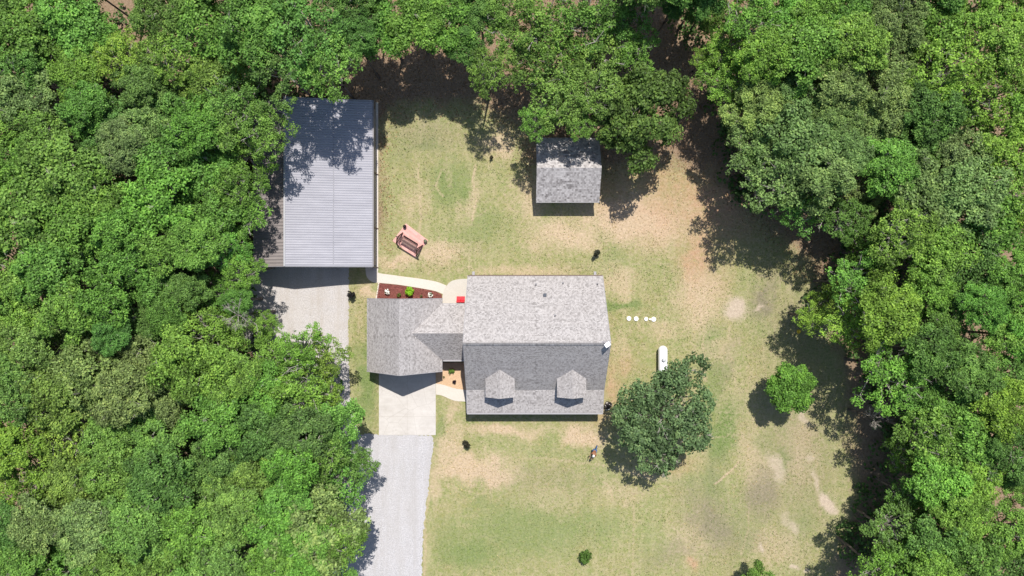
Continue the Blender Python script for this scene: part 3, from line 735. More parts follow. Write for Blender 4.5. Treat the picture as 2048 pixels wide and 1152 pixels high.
def crown_proto(seed, R=5.0, wob=1.0, lobes=24, clump=0.62, leaf=0.27, cover=1.0, spread=1.0, flat=0.72, open_=0.0, twigs=5, drop=.5):
    r = np.random.default_rng(seed)
    # limbs end in lobes laid over an uneven dome
    LC = []; LR = []
    ga = math.pi * (3 - math.sqrt(5)); ph = r.uniform(0, 6.28, 4)
    for i in range(lobes):
        f = (i + 0.5) / lobes
        th = i * ga + r.uniform(-.45, .45)
        irr = 1 + wob * .15 * math.sin(2 * th + ph[0]) + wob * .12 * math.sin(3 * th + ph[1]) + wob * .08 * math.sin(5 * th + ph[2])
        rad = math.sqrt(f) * R * 0.80 * spread * irr * (0.84 + 0.3 * r.random())
        dome = math.sqrt(max(0.0, 1 - (min(rad, R) / (R * 1.02)) ** 2))
        z = R * flat * (dome * 0.80) - R * 0.18 + r.normal() * R * 0.11
        LC.append((rad * math.cos(th), rad * math.sin(th), z)); LR.append(R * r.uniform(0.15, 0.31))
    LC = np.array(LC); LR = np.array(LR)
    C = []; N = []; T = []
    cl_all = []
    for c, lr in zip(LC, LR):
        nc = int(cover * 2.15 * (lr / clump) ** 2 * 1.7) + 3
        d = unit(r.normal(size=(nc, 3))); d[:, 2] = np.abs(d[:, 2]) * 1.0 - 0.30 * r.random(nc); d = unit(d)
        out = unit(np.array([c[0], c[1], 0.01 + R * .25])); d = unit(d + out * 0.35)
        cc = c + d * lr * (0.70 + 0.42 * r.random((nc, 1))) * np.array([1, 1, .85])
        cr = clump * (0.45 + 0.85 * r.random(nc)); ct = np.clip(0.5 + 0.13 * r.normal() + 0.16 * r.normal(size=nc), 0.1, .9)
        keep = r.random(nc) > open_
        cc, cr, ct, d = cc[keep], cr[keep], ct[keep], d[keep]
        for p, q_, tt, dd in zip(cc, cr, ct, d):
            k = int(cover * 38 * (q_ / 0.6) ** 2 * (0.27 / leaf) ** 1.6)
            u = unit(r.normal(size=(k, 3))); u[:, 2] = np.where(u[:, 2] < -0.15, -u[:, 2] * .8, u[:, 2]); u = unit(u)
            rr = q_ * (0.30 + 0.95 * r.random((k, 1)) ** 0.8)
            pp = p + u * rr * np.array([1, 1, .62])
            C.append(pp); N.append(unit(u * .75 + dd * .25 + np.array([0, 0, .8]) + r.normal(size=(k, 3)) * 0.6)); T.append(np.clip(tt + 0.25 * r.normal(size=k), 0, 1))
        cl_all.append(cc)
    # inner, lower leaves, tinted darker to paint shade into the crown gaps
    k = int(1000 * cover * (1 - open_ * 2.0) * (R / 5) ** 2)
    u = unit(r.normal(size=(k, 3))); rad = R * 0.8 * r.random((k, 1)) ** .5
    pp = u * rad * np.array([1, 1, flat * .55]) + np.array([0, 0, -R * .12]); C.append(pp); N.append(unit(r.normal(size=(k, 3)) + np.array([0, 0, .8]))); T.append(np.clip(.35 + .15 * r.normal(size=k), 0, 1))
    C = np.concatenate(C); N = np.concatenate(N); T = np.concatenate(T)
    crown = leaf_mesh('crown', C, N, leaf * 1.25, leaf * 0.85, T, r)
    # limbs
    m = MB(); root = Vector((0, 0, -R * drop))
    for c, lr in zip(LC, LR):
        c = Vector(c); mid = root.lerp(c, .5) + Vector((r.normal() * .3, r.normal() * .3, -0.3)); m.tube(root, mid, .16, .10, 6, False); m.tube(mid, c, .10, .05, 5, False)
        for _ in range(3):
            e = c + Vector(unit(r.normal(size=3) + np.array([0, 0, .8])) * lr * r.uniform(.7, 1.0)); m.tube(c, e, .045, .015, 4, False)
    for _ in range(twigs):   # bare twigs that poke out of the leaves
        i = r.integers(lobes); c = Vector(LC[i]); dd = Vector(unit(np.array([r.normal(), r.normal(), .55])))
        e = c + dd * LR[i] * 1.35; m.tube(c, e, .055, .022, 5, False)
        for _k in range(4):
            f_ = r.uniform(.45, .95); p = c.lerp(e, f_); m.tube(p, p + Vector(unit(np.array(dd) + r.normal(size=3) * .55)) * r.uniform(.4, .9), .02, .007, 4, False)
    me = bpy.data.meshes.new('branches'); me.from_pydata(m.v, [], m.f); me.update()
    return crown, me

def trunk_mesh(seed):
    r = random.Random(seed); m = MB(); pts = []
    for i in range(6): pts.append(Vector((r.uniform(-.05, .05) * (i > 0), r.uniform(-.05, .05) * (i > 0), i / 5)))
    rad = [.30, .22, .19, .17, .15, .13]
    for i in range(5): m.tube(pts[i], pts[i + 1], rad[i], rad[i + 1], 9, i in (0, 4))
    me = bpy.data.meshes.new('trunk'); me.from_pydata(m.v, [], m.f); me.update(); return me

PROTO = {}
def protos(key, seeds, **kw):
    PROTO[key] = []
    for s_ in seeds:
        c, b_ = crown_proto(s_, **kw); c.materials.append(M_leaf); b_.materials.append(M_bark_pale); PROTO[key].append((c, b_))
protos('wood', (1, 2, 3, 4, 21, 22), lobes=24, clump=.58, leaf=.26, open_=.12)
protos('fine', (5, 6, 7, 23), lobes=30, clump=.46, leaf=.22, flat=.66, open_=.10)
c_, b_ = crown_proto(44, lobes=48, wob=.5, clump=.36, leaf=.21, flat=.66, open_=.30, twigs=18, cover=.85, spread=1.06); c_.materials.append(M_leaf); b_.materials.append(M_bark_pale); PROTO['fine'].append((c_, b_))
protos('ball', (61,), lobes=30, wob=.2, clump=.6, leaf=.3, open_=.0, cover=1.15, spread=.95)
protos('open', (8, 9, 10), lobes=26, clump=.48, leaf=.23, open_=.42, twigs=12, cover=.75)
protos('bigleaf', (12, 13), lobes=20, clump=.72, leaf=.31, open_=.1)
TRUNK = [trunk_mesh(s_) for s_ in (1, 2, 3)]
for t_ in TRUNK: t_.materials.append(M_bark)

KIND = {  # colour name, leaf colour, prototypes
 'A': ('lime green', (0.178, 0.318, 0.050), ('wood', 'open')),
 'B': ('fresh green', (0.142, 0.292, 0.052), ('wood', 'bigleaf')),
 'C': ('dark green', (0.112, 0.230, 0.048), ('wood', 'fine')),
 'D': ('grey green', (0.180, 0.278, 0.084), ('fine', 'wood')),
 'E': ('bluish green', (0.118, 0.232, 0.054), ('fine', 'wood')),
 'F': ('yellowish olive', (0.162, 0.282, 0.060), ('fine', 'wood')),
 'G': ('dark olive green', (0.122, 0.178, 0.074), ('fine',)),
 'O': ('mid green loose', (0.138, 0.262, 0.050), ('open',)),
}
TREES = []   # (ix, iy, r, kind, crown height, label)
def place_tree(ix, iy, r_, kind, hc, label=None, group=None, proto=None, name='broadleaf_tree', squash=1.0, bright=1.0, pick=None, turn=None):
    """crown centred over survey position (ix, iy), image radius r_, crown centre hc metres up"""
    k = (FH - hc / S) / FH; R = r_ * k * S; c = P(ix, iy, hc / S)
    bx, by = c.x / S, -c.y / S          # base of the trunk, kept clear of buildings and paving
    for (x0, x1, y0, y1) in ((-505, -255, -368, -30), (38, 178, -300, -158), (-330, -155, 165, 700), (-500, -325, -42, 320)):
        if x0 < bx < x1 and y0 < by < y1:
            opts = [(bx - x0, x0, by), (by - y0, bx, y0)] + ([(x1 - bx, x1, by)] if x0 == 38 else [])
            _, bx, by = min(opts)
    off = Vector((c.x - bx * S, c.y + by * S, 0))
    root = empty(name, (bx * S, -by * S, 0), label, 'tree', group)
    key = proto or rnd.choice(KIND[kind][2]); cm_, bm_ = rnd.choice(PROTO[key]) if pick is None else PROTO[key][pick]
    col_ = KIND[kind][1]; j = [1 + rnd.uniform(-.08, .12), 1 + rnd.uniform(-.06, .06), 1 + rnd.uniform(-.12, .08)]; br = bright * rnd.uniform(.88, 1.12)
    s_ = R / 5.0 * 1.04; rz = rnd.uniform(0, 6.283) if turn is None else turn
    for (nm, me) in (('crown', cm_), ('branches', bm_)):
        o = bpy.data.objects.new(nm, me); COL.objects.link(o); o.parent = root
        o.location = (off.x, off.y, hc); o.rotation_euler = (0, 0, rz); o.scale = (s_ * rnd.uniform(.93, 1.07), s_ * rnd.uniform(.93, 1.07), s_ * squash)
        if nm == 'crown': o.color = (col_[0] * j[0] * br, col_[1] * j[1] * br, col_[2] * j[2] * br, 1); sc_ = tuple(o.scale)
        else: o.scale = sc_
    t_ = bpy.data.objects.new('trunk', rnd.choice(TRUNK)); COL.objects.link(t_); t_.parent = root
    t_.scale = (max(.5, s_), max(.5, s_), max(0.5, Vector((off.x, off.y, hc - R * .35)).length)); t_.rotation_euler = Vector((off.x, off.y, max(.5, hc - R * .35))).to_track_quat('Z', 'Y').to_euler()
    return root

LEFT = """60 60 75 B|150 45 70 B|40 150 60 E|215 85 45 B|335 35 60 C|425 60 70 B|520 60 78 C|610 85 80 C|565 140 62 C|655 135 62 B|690 20 45 C|
165 150 52 A|250 120 55 A|345 125 58 A|290 175 48 E|60 205 55 D|180 215 52 B|430 165 58 F|478 205 55 F|335 215 55 E|212 255 48 E|90 275 55 B|15 265 45 A|
400 250 55 B|462 262 48 B|538 258 54 B|255 300 52 D|335 315 60 B|425 330 60 B|478 372 52 B|130 345 68 B|40 345 62 B|205 385 62 B|
493 432 50 B|430 430 58 B|320 410 68 B|250 460 60 B|165 450 68 B|60 440 72 B|400 490 56 B|330 500 50 B|270 520 55 B|120 535 70 B|30 540 60 B|452 500 44 B|488 545 38 B|
375 585 42 C|440 590 44 C|220 600 56 B|150 625 60 B|60 610 62 A|230 665 40 C|300 650 45 C|480 600 34 C|345 640 45 C|
415 668 60 A|482 655 46 A|536 648 30 A|600 700 48 A|648 712 44 A|560 730 55 A|380 730 68 A|295 735 60 D|195 745 78 D|60 700 70 F|20 780 60 F|110 790 60 F|
450 755 62 F|520 785 60 B|600 780 60 A|650 790 42 A|250 790 60 D|330 800 55 D|
430 835 58 B|520 860 62 E|605 860 58 E|650 905 46 B|330 875 60 F|235 860 60 F|130 880 62 A|25 890 60 A|60 960 62 A|145 960 60 F|230 955 60 F|330 955 62 E|420 960 62 E|515 935 60 F|590 930 55 B|
470 1030 62 F|380 1060 62 B|280 1050 62 F|180 1050 62 D|95 1050 58 D|30 1050 58 C|60 1130 62 C|150 1140 60 B|240 1140 62 F|330 1140 60 B|440 1120 64 F"""
RIGHT = """1405 25 40 C|1452 100 50 A|1445 172 48 A|1492 45 58 B|1530 115 58 A|1565 35 58 B|1615 25 55 B|1605 110 66 B|1690 30 60 B|1700 95 64 A|1785 40 60 D|1765 125 68 D|1860 65 68 B|1960 35 60 A|2015 105 58 A|
1885 150 76 A|1970 195 70 A|1522 205 55 D|1605 185 58 D|1500 270 58 D|1590 290 78 D|1660 225 55 D|1540 350 68 D|1640 350 62 D|1600 405 58 C|1685 310 50 D|
1780 205 66 D|1850 235 66 E|1770 340 58 B|1835 305 45 C|1835 380 78 D|1915 325 62 D|1925 400 76 D|1995 300 70 A|2015 385 60 A|1975 455 66 B|1720 385 50 D|1690 440 46 C|
1745 500 56 B|1800 470 60 A|1870 510 62 A|1705 560 52 B|1660 605 44 A|1622 632 36 A|1695 640 54 A|1765 615 66 A|1850 580 56 A|1935 540 60 C|2010 560 52 B|1960 610 45 B|1880 640 44 C|2025 620 45 B|
1775 735 66 B|1850 700 52 C|1925 745 62 E|2010 760 52 E|1995 820 55 A|1830 790 52 B|1885 820 58 B|1855 870 66 B|1930 880 66 B|2010 900 60 E|1805 905 40 B|
1815 990 48 C|1880 960 62 B|1940 950 55 A|1925 1030 52 A|2030 970 40 B|1785 1065 62 E|1855 1080 66 E|1760 1140 60 B|1940 1100 58 B|2020 1060 56 B|2030 1140 50 C|1870 1150 55 B"""
TOPM = """745 25 40 C|778 68 52 B|835 50 55 B|895 60 56 B|935 95 40 C|850 0 50 C|960 25 52 C|1005 40 50 O|972 150 42 O|1080 60 72 O|1170 40 72 O|1245 40 62 O|1255 105 46 O|1100 140 70 O|1180 120 70 O|1120 205 62 O|1190 190 55 O|1075 245 38 O|1040 105 50 O|1345 15 26 C|1160 255 30 O"""
SKIP = []
def parse(s_): return [tuple(x.split()) for x in s_.replace('\n', '').split('|') if x.strip()]
ALLT = []
for side, s_ in (('left', LEFT), ('right', RIGHT), ('top', TOPM)):
    for (x, y, r_, k) in parse(s_): ALLT.append([float(x), float(y), float(r_), k, side])
# fill holes of the woods with smaller, lower trees
CAN_L = [(-50, -50), (250, -50), (255, 90), (320, 90), (320, -50), (720, -50), (715, 120), (640, 185), (560, 205), (570, 270), (500, 300), (520, 420), (500, 520), (500, 600), (560, 660), (680, 700), (680, 830), (690, 900), (690, 960), (700, 1100), (680, 1190), (-50, 1190)]
CAN_R = [(1390, -50), (1410, 60), (1400, 120), (1430, 200), (1440, 280), (1480, 400), (1560, 440), (1680, 440), (1700, 540), (1600, 620), (1640, 670), (1720, 720), (1780, 830), (1780, 960), (1740, 1060), (1720, 1190), (2100, 1190), (2100, -50)]
GAPS = [(1945, 652, 36), (1992, 1002, 30), (1740, 278, 22), (1985, 700, 28), (285, 45, 45), (1880, 690, 30)]
rf = random.Random(5)
for side, poly in (('left', CAN_L), ('right', CAN_R)):
    pa = np.array(poly)
    for y in range(-20, 1190, 46):
        for x in range(-20, 2080, 46):
            xx = x + rf.uniform(-10, 10); yy = y + rf.uniform(-10, 10)
            if not inside(np.array([xx]), np.array([yy]), poly)[0]: continue
            if any(math.hypot(xx - a, yy - b) < c for a, b, c in GAPS): continue
            dm = min(math.hypot(xx - t[0], yy - t[1]) / t[2] for t in ALLT)
            if dm > 1.0 and len(ALLT) < 288:
                near = min(ALLT, key=lambda t: math.hypot(xx - t[0], yy - t[1]))
                ALLT.append([xx, yy, rf.uniform(46, 56), near[3], side])
BANDS = [(45, 'along the top edge'), (150, 'above the metal building'), (235, 'by metal roof top'), (320, 'level with shed ridge'), (400, 'level with shed front'), (470, 'level with garden swing'),
         (545, 'by metal roof bottom'), (625, 'level with mulch bed'), (705, 'level with house ridge'), (790, 'level with the dormers'), (870, 'level with concrete drive'),
         (950, 'just below the house'), (1030, 'beside the lower drive'), (1100, 'low near the bottom'), (9999, 'along the bottom edge')]
ORD = ['outermost', 'second', 'third', 'fourth', 'fifth', 'sixth', 'seventh', 'eighth', 'ninth', 'tenth', 'eleventh', 'twelfth', 'thirteenth', 'fourteenth', 'fifteenth', 'sixteenth', 'seventeenth', 'eighteenth', 'nineteenth', 'twentieth', 'twenty first', 'twenty second', 'twenty third', 'twenty fourth', 'twenty fifth']
def band(y): return next(n_ for lim, n_ in BANDS if y < lim)
groups = {}
for t in ALLT: groups.setdefault((t[4], band(t[1])), []).append(t)
for (side, bn), ts in groups.items():
    ts.sort(key=lambda t: t[0] if side != 'right' else -t[0])
    for i, t in enumerate(ts):
        colr = KIND[t[3]][0]
        if side == 'top': lab = '%s tree over the back lawn, %s, %s from the left' % (colr, bn, 'first' if i == 0 else ORD[i])
        else: lab = '%s tree in %s woods, %s, %s from the edge' % (colr, side, bn, 'first' if i == 0 else ORD[i])
        t.append(lab)
GR = {'left': 'trees of the woods on the left', 'right': 'trees of the woods on the right', 'top': 'trees standing along the top of the lawn'}
for t in ALLT:
    x, y, r_, k, side, lab = t
    edge = min(seg_dist(np.array([x]), np.array([y]), CAN_L[6:-1])[0], seg_dist(np.array([x]), np.array([y]), CAN_R[1:-2])[0])
    hc = (8.6 if edge > 70 else 6.8) + rnd.uniform(-1.2, 1.2)
    if 440 < x < 720 and y < 200: hc = 11.5 + rnd.uniform(-.6, .6)
    elif 440 < x < 720 and y < 300: hc = 9.6 + rnd.uniform(-.6, .6)
    elif 440 < x < 720 and y < 480: hc = 7.6 + rnd.uniform(-.6, .6)
    elif 440 < x < 560 and y < 620: hc = 7.8
    if side == 'top': hc = 7.2 + rnd.uniform(-.8, .8)
    if r_ < 46 and edge < 70 and x > 1300: hc = 5.0
    loose = side != 'top' and (edge < 85 and rnd.random() < .75 or (540 < x < 700 and y < 190))
    place_tree(x, y, r_ * (1.10 if loose else 1.05), k, hc, lab, GR[side], 'open' if loose else None)
# single trees
place_tree(1278, 228, 100, 'E', 6.0, 'broad round dark green tree reaching over the right side of the shed', None, 'fine', bright=.82)
place_tree(1326, 826, 97, 'G', 4.6, 'broad dark green tree beside the right end of the house', None, 'fine', bright=1.0, pick=4, turn=1.0)
place_tree(1577, 772, 51, 'B', 3.3, 'small round bright green tree standing alone on the right lawn', None, 'ball', bright=.88)
place_tree(1512, 1172, 44, 'B', 2.6, 'bright green small tree cut off by the bottom edge', None, 'wood')
place_tree(625, 1070, 100, 'D', 7.0, 'big olive grey tree beside the lower gravel drive', None, 'fine', bright=1.1)
place_tree(718, 925, 42, 'E', 6.0, 'loose bluish green tree hanging over the gravel drive', None, 'open')
for i_, (x, y, k_) in enumerate(((1296, -48, 'C'), (1385, -52, 'C'), (700, -45, 'C'), (1345, -110, 'C'), (1300, -180, 'C'), (1390, -165, 'C'), (1345, -250, 'C'))):
    place_tree(x, y, 66, k_, 10.5, 'dark tree beyond the top edge above the shaded path, %s' % ('left of the gap', 'right of the gap', 'above the metal roof', 'behind the gap', 'far left behind', 'far right behind', 'farthest')[i_], 'trees standing along the top of the lawn')
place_tree(1402, 122, 24, 'A', 6.5, 'small lime green tree at the edge of the right woods', None, 'open')

# undergrowth beneath the woods
def undergrowth():
    r = np.random.default_rng(99); C = []; N = []; T = []
    n = 6500; x = r.uniform(-150, 2200, n); y = r.uniform(-150, 1300, n)
    k = (FH - 160) / FH
    okL = inside(x, y, CAN_L); okR = inside(x, y, CAN_R)
    ok = (okL | okR) & (seg_dist(x, y, CAN_L[6:-1]) > 60) & (seg_dist(x, y, CAN_R[1:-2]) > 45)
    for (a, b, c) in GAPS: ok &= np.hypot(x - a, y - b) > c * 1.1
    x, y = x[ok], y[ok]
    for a, b in zip(x, y):
        R_ = r.uniform(.4, 1.2); m_ = int(26 * R_); hh = r.uniform(.2, 2.0)
        c = np.array(((a - 1024) * k * S, -(b - 576) * k * S, hh * .5)); u = unit(r.normal(size=(m_, 3))); u[:, 2] = abs(u[:, 2])
        C.append(c + u * R_ * np.array([1, 1, hh * .4])); N.append(unit(u + np.array([0, 0, .6]) + r.normal(size=(m_, 3)) * .3)); T.append(np.clip(.4 + .2 * r.normal(size=m_), 0, 1))
    me = leaf_mesh('undergrowth', np.concatenate(C), np.concatenate(N), .38, .26, np.concatenate(T), r)
    o = link('undergrowth', me, M_leaf); o.color = (0.085, 0.165, 0.04, 1)
    tag(o, 'green undergrowth covering the floor of the woods', None, None, 'stuff')
undergrowth()

# tufts in the lawn
def tufts():
    r = np.random.default_rng(5)
    n = 210000; x = r.uniform(690, 1690, n); y = r.uniform(215, 1180, n)
    ok = inside(x, y, LAWN)
    for (x0, x1, y0, y1) in ((735, 885, 590, 750), (880, 1205, 550, 832), (1070, 1202, 285, 410), (757, 873, 745, 872), (735, 940, 545, 615), (868, 935, 720, 806), (783, 860, 446, 517), (640, 697, 480, 900), (640, 868, 868, 1300), (697, 760, 480, 560)):
        ok &= ~((x > x0) & (x < x1) & (y > y0) & (y < y1))
    x, y = x[ok], y[ok]
    f = fbm(x, y, 14, 7); g = fbm(x, y, 45, 21)
    wx = x + (fbm(x, y, 26, 3) - .5) * 46; wy = y + (fbm(x, y, 26, 91) - .5) * 46
    ch = {k: np.zeros(len(x)) for k in ('dry', 'green', 'dirt', 'dark', 'red')}; fill_patches(ch, x, y, wx, wy)
    dry = (f + .15 * r.normal(size=len(x)) + ch['dry'] * .35 + ch['red'] * .2 - ch['green'] * .35 > .55)
    keep = (r.random(len(x)) < (.08 + .38 * np.clip((g - .35) * 2.2, 0, 1))) & (r.random(len(x)) > ch['dirt'] + ch['dark'] * .5)
    for (nm, sel, colr, lab) in (('grass', keep & ~dry, (0.180, 0.235, 0.075), 'short green grass tufts scattered over the lawn'), ('dry_grass', keep & dry, (0.42, 0.345, 0.19), 'dry straw coloured grass tufts scattered over the lawn')):
        xs, ys = x[sel], y[sel]; k = len(xs)
        C = np.stack([(xs - 1024) * S, -(ys - 576) * S, r.uniform(.02, .06, k)], 1); N = unit(np.array([0, 0, .7]) + r.normal(size=(k, 3)) * .55)
        o = link(nm, leaf_mesh(nm, C, N, .14, .05, np.clip(.5 + .25 * r.normal(size=k), 0, 1), r), M_leaf); o.color = colr + (1,)
        tag(o, lab, None, None, 'stuff')
tufts()

def fallen_leaves():
    r = np.random.default_rng(77); n = 60000; x = r.uniform(690, 1800, n); y = r.uniform(-40, 700, n)
    wx = x + (fbm(x, y, 26, 3) - .5) * 46; wy = y + (fbm(x, y, 26, 91) - .5) * 46
    d = seg_dist(wx, wy, LAWN + [LAWN[0]]); ins = inside(wx, wy, LAWN)
    ok = (r.random(n) < np.clip(np.where(ins, 1 - d / 40, 1), 0, 1) * .9) & ~((x < 760) & (y > 195)) & ~((x > 1068) & (x < 1205) & (y > 275) & (y < 406))
    x, y = x[ok], y[ok]; k = len(x)
    C = np.stack([(x - 1024) * S, -(y - 576) * S, r.uniform(.01, .04, k)], 1)
    o = link('fallen_leaves', leaf_mesh('fallen_leaves', C, unit(np.array([0, 0, 1.0]) + r.normal(size=(k, 3)) * .35), .14, .10, r.random(k), r), M_leaf); o.color = (0.30, 0.19, 0.11, 1)
    tag(o, 'brown fallen leaves on the shaded ground around the lawn', None, None, 'stuff')
fallen_leaves()

# dead, bare crowns
def bare_mesh(seed):
    r = np.random.default_rng(seed); m = MB()
    def grow(p, d, L_, rad, dep):
        e = p + d * L_; m.tube(p, e, rad * .34, rad * .20, 5, False)
        if dep == 0: return
        for _ in range(5):
            grow(p.lerp(e, r.uniform(.3, 1)), Vector(unit(np.array(d) + r.normal(size=3) * .5)), L_ * r.uniform(.45, .7), rad * .55, dep - 1)
    for i in range(5):
        a = i * 1.26 + r.uniform(-.4, .4); grow(Vector((0, 0, 0)), Vector((math.cos(a), math.sin(a), .6)).normalized(), r.uniform(.9, 1.4), .07, 3)
    me = bpy.data.meshes.new('branches'); me.from_pydata(m.v, [], m.f); me.update(); me.materials.append(M_bark_pale); return me
for i_, (x, y, s_, hc, lab) in enumerate(((472, 630, .9, 9.6, 'bare dead tree with pale twigs above the gravel parking'), (1752, 838, .75, 5.2, 'bare dead tree with grey twigs right of the small round tree'))):
    c = P(x, y, hc / S); rt = empty('dead_tree', (c.x, c.y, 0), lab, 'dead tree', 'dead trees in the woods')
    o = link('branches', bare_mesh(i_ + 3), None, rt); o.location = (0, 0, hc - .4); o.scale = (s_,) * 3
    t_ = link('trunk', TRUNK[0], None, rt); t_.scale = (.5, .5, hc - .3)

# the woods going on beyond the picture, one mass
def far_woods():
    r = np.random.default_rng(31); C = []; N = []; T = []
    for gy in np.arange(-84, 96, 7.0):
        for gx in np.arange(-122, 124, 7.0):
            x = gx + r.uniform(-2, 2); y = gy + r.uniform(-2, 2)
            if abs(x) < 56 and -35 < y < 41: continue
            if -22 < x < 36 and y < 0: continue
            R_ = r.uniform(3.6, 5.2); z0 = r.uniform(8, 11); nl = 11
            d = unit(r.normal(size=(nl, 3))); d[:, 2] = abs(d[:, 2]) * .8; lc = d * R_ * .62 + np.array([x, y, z0]); tt = r.uniform(.3, .75)
            for c in lc:
                k = 62; u = unit(r.normal(size=(k, 3))); C.append(c + u * R_ * .36 * (.6 + .5 * r.random((k, 1)))); N.append(unit(u + np.array([0, 0, .6]) + r.normal(size=(k, 3)) * .5)); T.append(np.clip(tt + .2 * r.normal(size=k), 0, 1))
            k = 60; zz = r.uniform(1, z0, k); C.append(np.stack([x + r.normal(size=k) * R_ * .4, y + r.normal(size=k) * R_ * .4, zz], 1)); N.append(unit(r.normal(size=(k, 3)))); T.append(np.full(k, .3))
    o = link('surrounding_woods', leaf_mesh('surrounding_woods', np.concatenate(C), np.concatenate(N), .85, .6, np.concatenate(T), r), M_leaf); o.color = (0.13, 0.26, 0.05, 1)
    tag(o, 'green woods continuing on all sides beyond the clearing', None, None, 'stuff')
far_woods()

# ------------------------------------------------------------------ shrubs and small plants
def plant(name, ix, iy, R, hgt, color, label, cat, group=None, leaf=.10, n=260, flowers=0, base=0.0, seed=1, tall=False, bark=M_bark):
    r = np.random.default_rng(seed); p = P(ix, iy, hgt * .5 / S); root = empty(name, (p.x, p.y, 0), label, cat, group)
    nc = 9; d = unit(r.normal(size=(nc, 3))); d[:, 2] = abs(d[:, 2])
    cc = d * R * .55 * np.array([1, 1, 0]) + np.stack([np.zeros(nc), np.zeros(nc), base + (hgt - base) * (.3 + .6 * r.random(nc))], 1)
    k = n // nc; C = []; N = []
    for c in cc:
        u = unit(r.normal(size=(k, 3))); C.append(c + u * R * .5 * (.5 + .5 * r.random((k, 1)))); N.append(unit(u + np.array([0, 0, .5]) + r.normal(size=(k, 3)) * .4))
    C = np.concatenate(C); N = np.concatenate(N)
    o = link('foliage', leaf_mesh('foliage', C, N, leaf * 1.3, leaf * .8, np.clip(.5 + .2 * r.normal(size=len(C)), 0, 1), r), M_leaf, root); o.color = color + (1,)
    m = MB()
    for c in cc[:6]: m.tube((0, 0, 0), Vector(c), .018 + R * .02, .008, 5)
    m.build('stem', bark, root)
    if flowers:
        u = unit(r.normal(size=(flowers, 3))); u[:, 2] = abs(u[:, 2]) * .8 + .3; u = unit(u)
        fo = link('flowers', leaf_mesh('flowers', u * R * .9 * np.array([1, 1, 1]) + np.array([0, 0, hgt * .55]), unit(u + np.array([0, 0, 1.0])), .12, .11, r.random(flowers), r), M_flower, root)
    return root
PL = (0.022, 0.020, 0.022); GD = (0.035, 0.05, 0.02)
plant('sapling', 702, 589, .40, 1.3, PL, 'dark purple sapling between the gravel parking and the garage', 'sapling', 'dark saplings on the lawn', .16, 260, seed=3)
plant('sapling', 933, 887, .42, 1.1, (0.035, 0.032, 0.02), 'dark sapling on the front lawn below the left dormer', 'sapling', 'dark saplings on the lawn', .16, 240, seed=4)
plant('sapling', 983, 315, .20, 0.7, (0.05, 0.045, 0.03), 'tiny dark sapling in the middle of the back lawn', 'sapling', 'dark saplings on the lawn', .10, 120, seed=5)
plant('sapling', 1194, 507, .42, 1.3, (0.04, 0.045, 0.028), 'dark leafy sapling on the back lawn above the house roof corner', 'sapling', 'dark saplings on the lawn', .14, 280, seed=6)
plant('sapling', 727, 836, .16, 0.6, (0.07, 0.045, 0.025), 'small brown seedling in the grass strip beside the concrete driveway', 'sapling', 'dark saplings on the lawn', .09, 60, seed=7)
plant('shrub', 1171, 1114, .72, 1.2, (0.085, 0.16, 0.03), 'leafy green shrub alone on the front lawn near the bottom', 'shrub', None, .16, 800, seed=8)
plant('shrub', 1216, 812, .55, 0.9, (0.10, 0.085, 0.09), 'dull purple bush at the lower right corner of the house', 'shrub', None, .10, 420, flowers=10, seed=9)
plant('shrub', 774.5, 583.5, .30, .5, (0.06, 0.12, 0.03), 'white flowering bush at the left end of the mulch bed', 'shrub', 'shrubs in the mulch bed', .09, 200, flowers=34, seed=10)
plant('shrub', 861, 590, .27, .5, (0.06, 0.12, 0.03), 'white flowering bush at the right end of the mulch bed', 'shrub', 'shrubs in the mulch bed', .09, 180, flowers=30, seed=11)
plant('shrub', 798, 590, .24, .45, (0.12, 0.15, 0.03), 'small olive shrub between the lime shrub and left flower bush', 'shrub', 'shrubs in the mulch bed', .08, 220, seed=12)
plant('shrub', 842, 593, .2, .35, (0.14, 0.14, 0.05), 'thin straw green shrub between lime shrub and right flower bush', 'shrub', 'shrubs in the mulch bed', .07, 110, seed=13)
plant('shrub', 819.5, 583, .50, .8, (0.22, 0.42, 0.02), 'round lime green shrub in the middle of the mulch bed', 'shrub', 'shrubs in the mulch bed', .12, 1100, seed=14)
plant('shrub', 903, 742.5, .32, .5, (0.13, 0.22, 0.04), 'green low shrub in the tan gravel bed beside the house', 'shrub', None, .10, 360, seed=15)
plant('shrub', 908.5, 764, .20, .4, (0.03, 0.015, 0.022), 'dark purple low plant in the tan gravel bed', 'plant', None, .10, 160, seed=16)
plant('plant', 888, 754, .10, .2, (0.12, 0.14, 0.04), 'thin wilted plant beside the garage in the tan gravel bed', 'plant', None, .09, 26, seed=17)

# white edging stones
for i in range(10):
    f = i / 9; x = 757.6 + (752.6 - 757.6) * f; y = 567.5 + (597 - 567.5) * f
    m = MB().lathe((0, 0, 0), [(0.06, 0), (0.085, .03), (0.08, .07), (0.04, .10)], 7, Matrix.Diagonal((1.1, .85, 1)))
    o = m.build('edging_stone', M_stone); o.location = W(x - 1024, y - 576, 0.2); o.rotation_euler = (0, 0, rnd.uniform(0, 3)); o.scale = (rnd.uniform(.85, 1.15),) * 3
    tag(o, 'white stone edging the left end of the mulch bed, %s from the walkway' % (['first'] + ORD[1:])[i], 'stone', 'white stones edging the mulch bed')

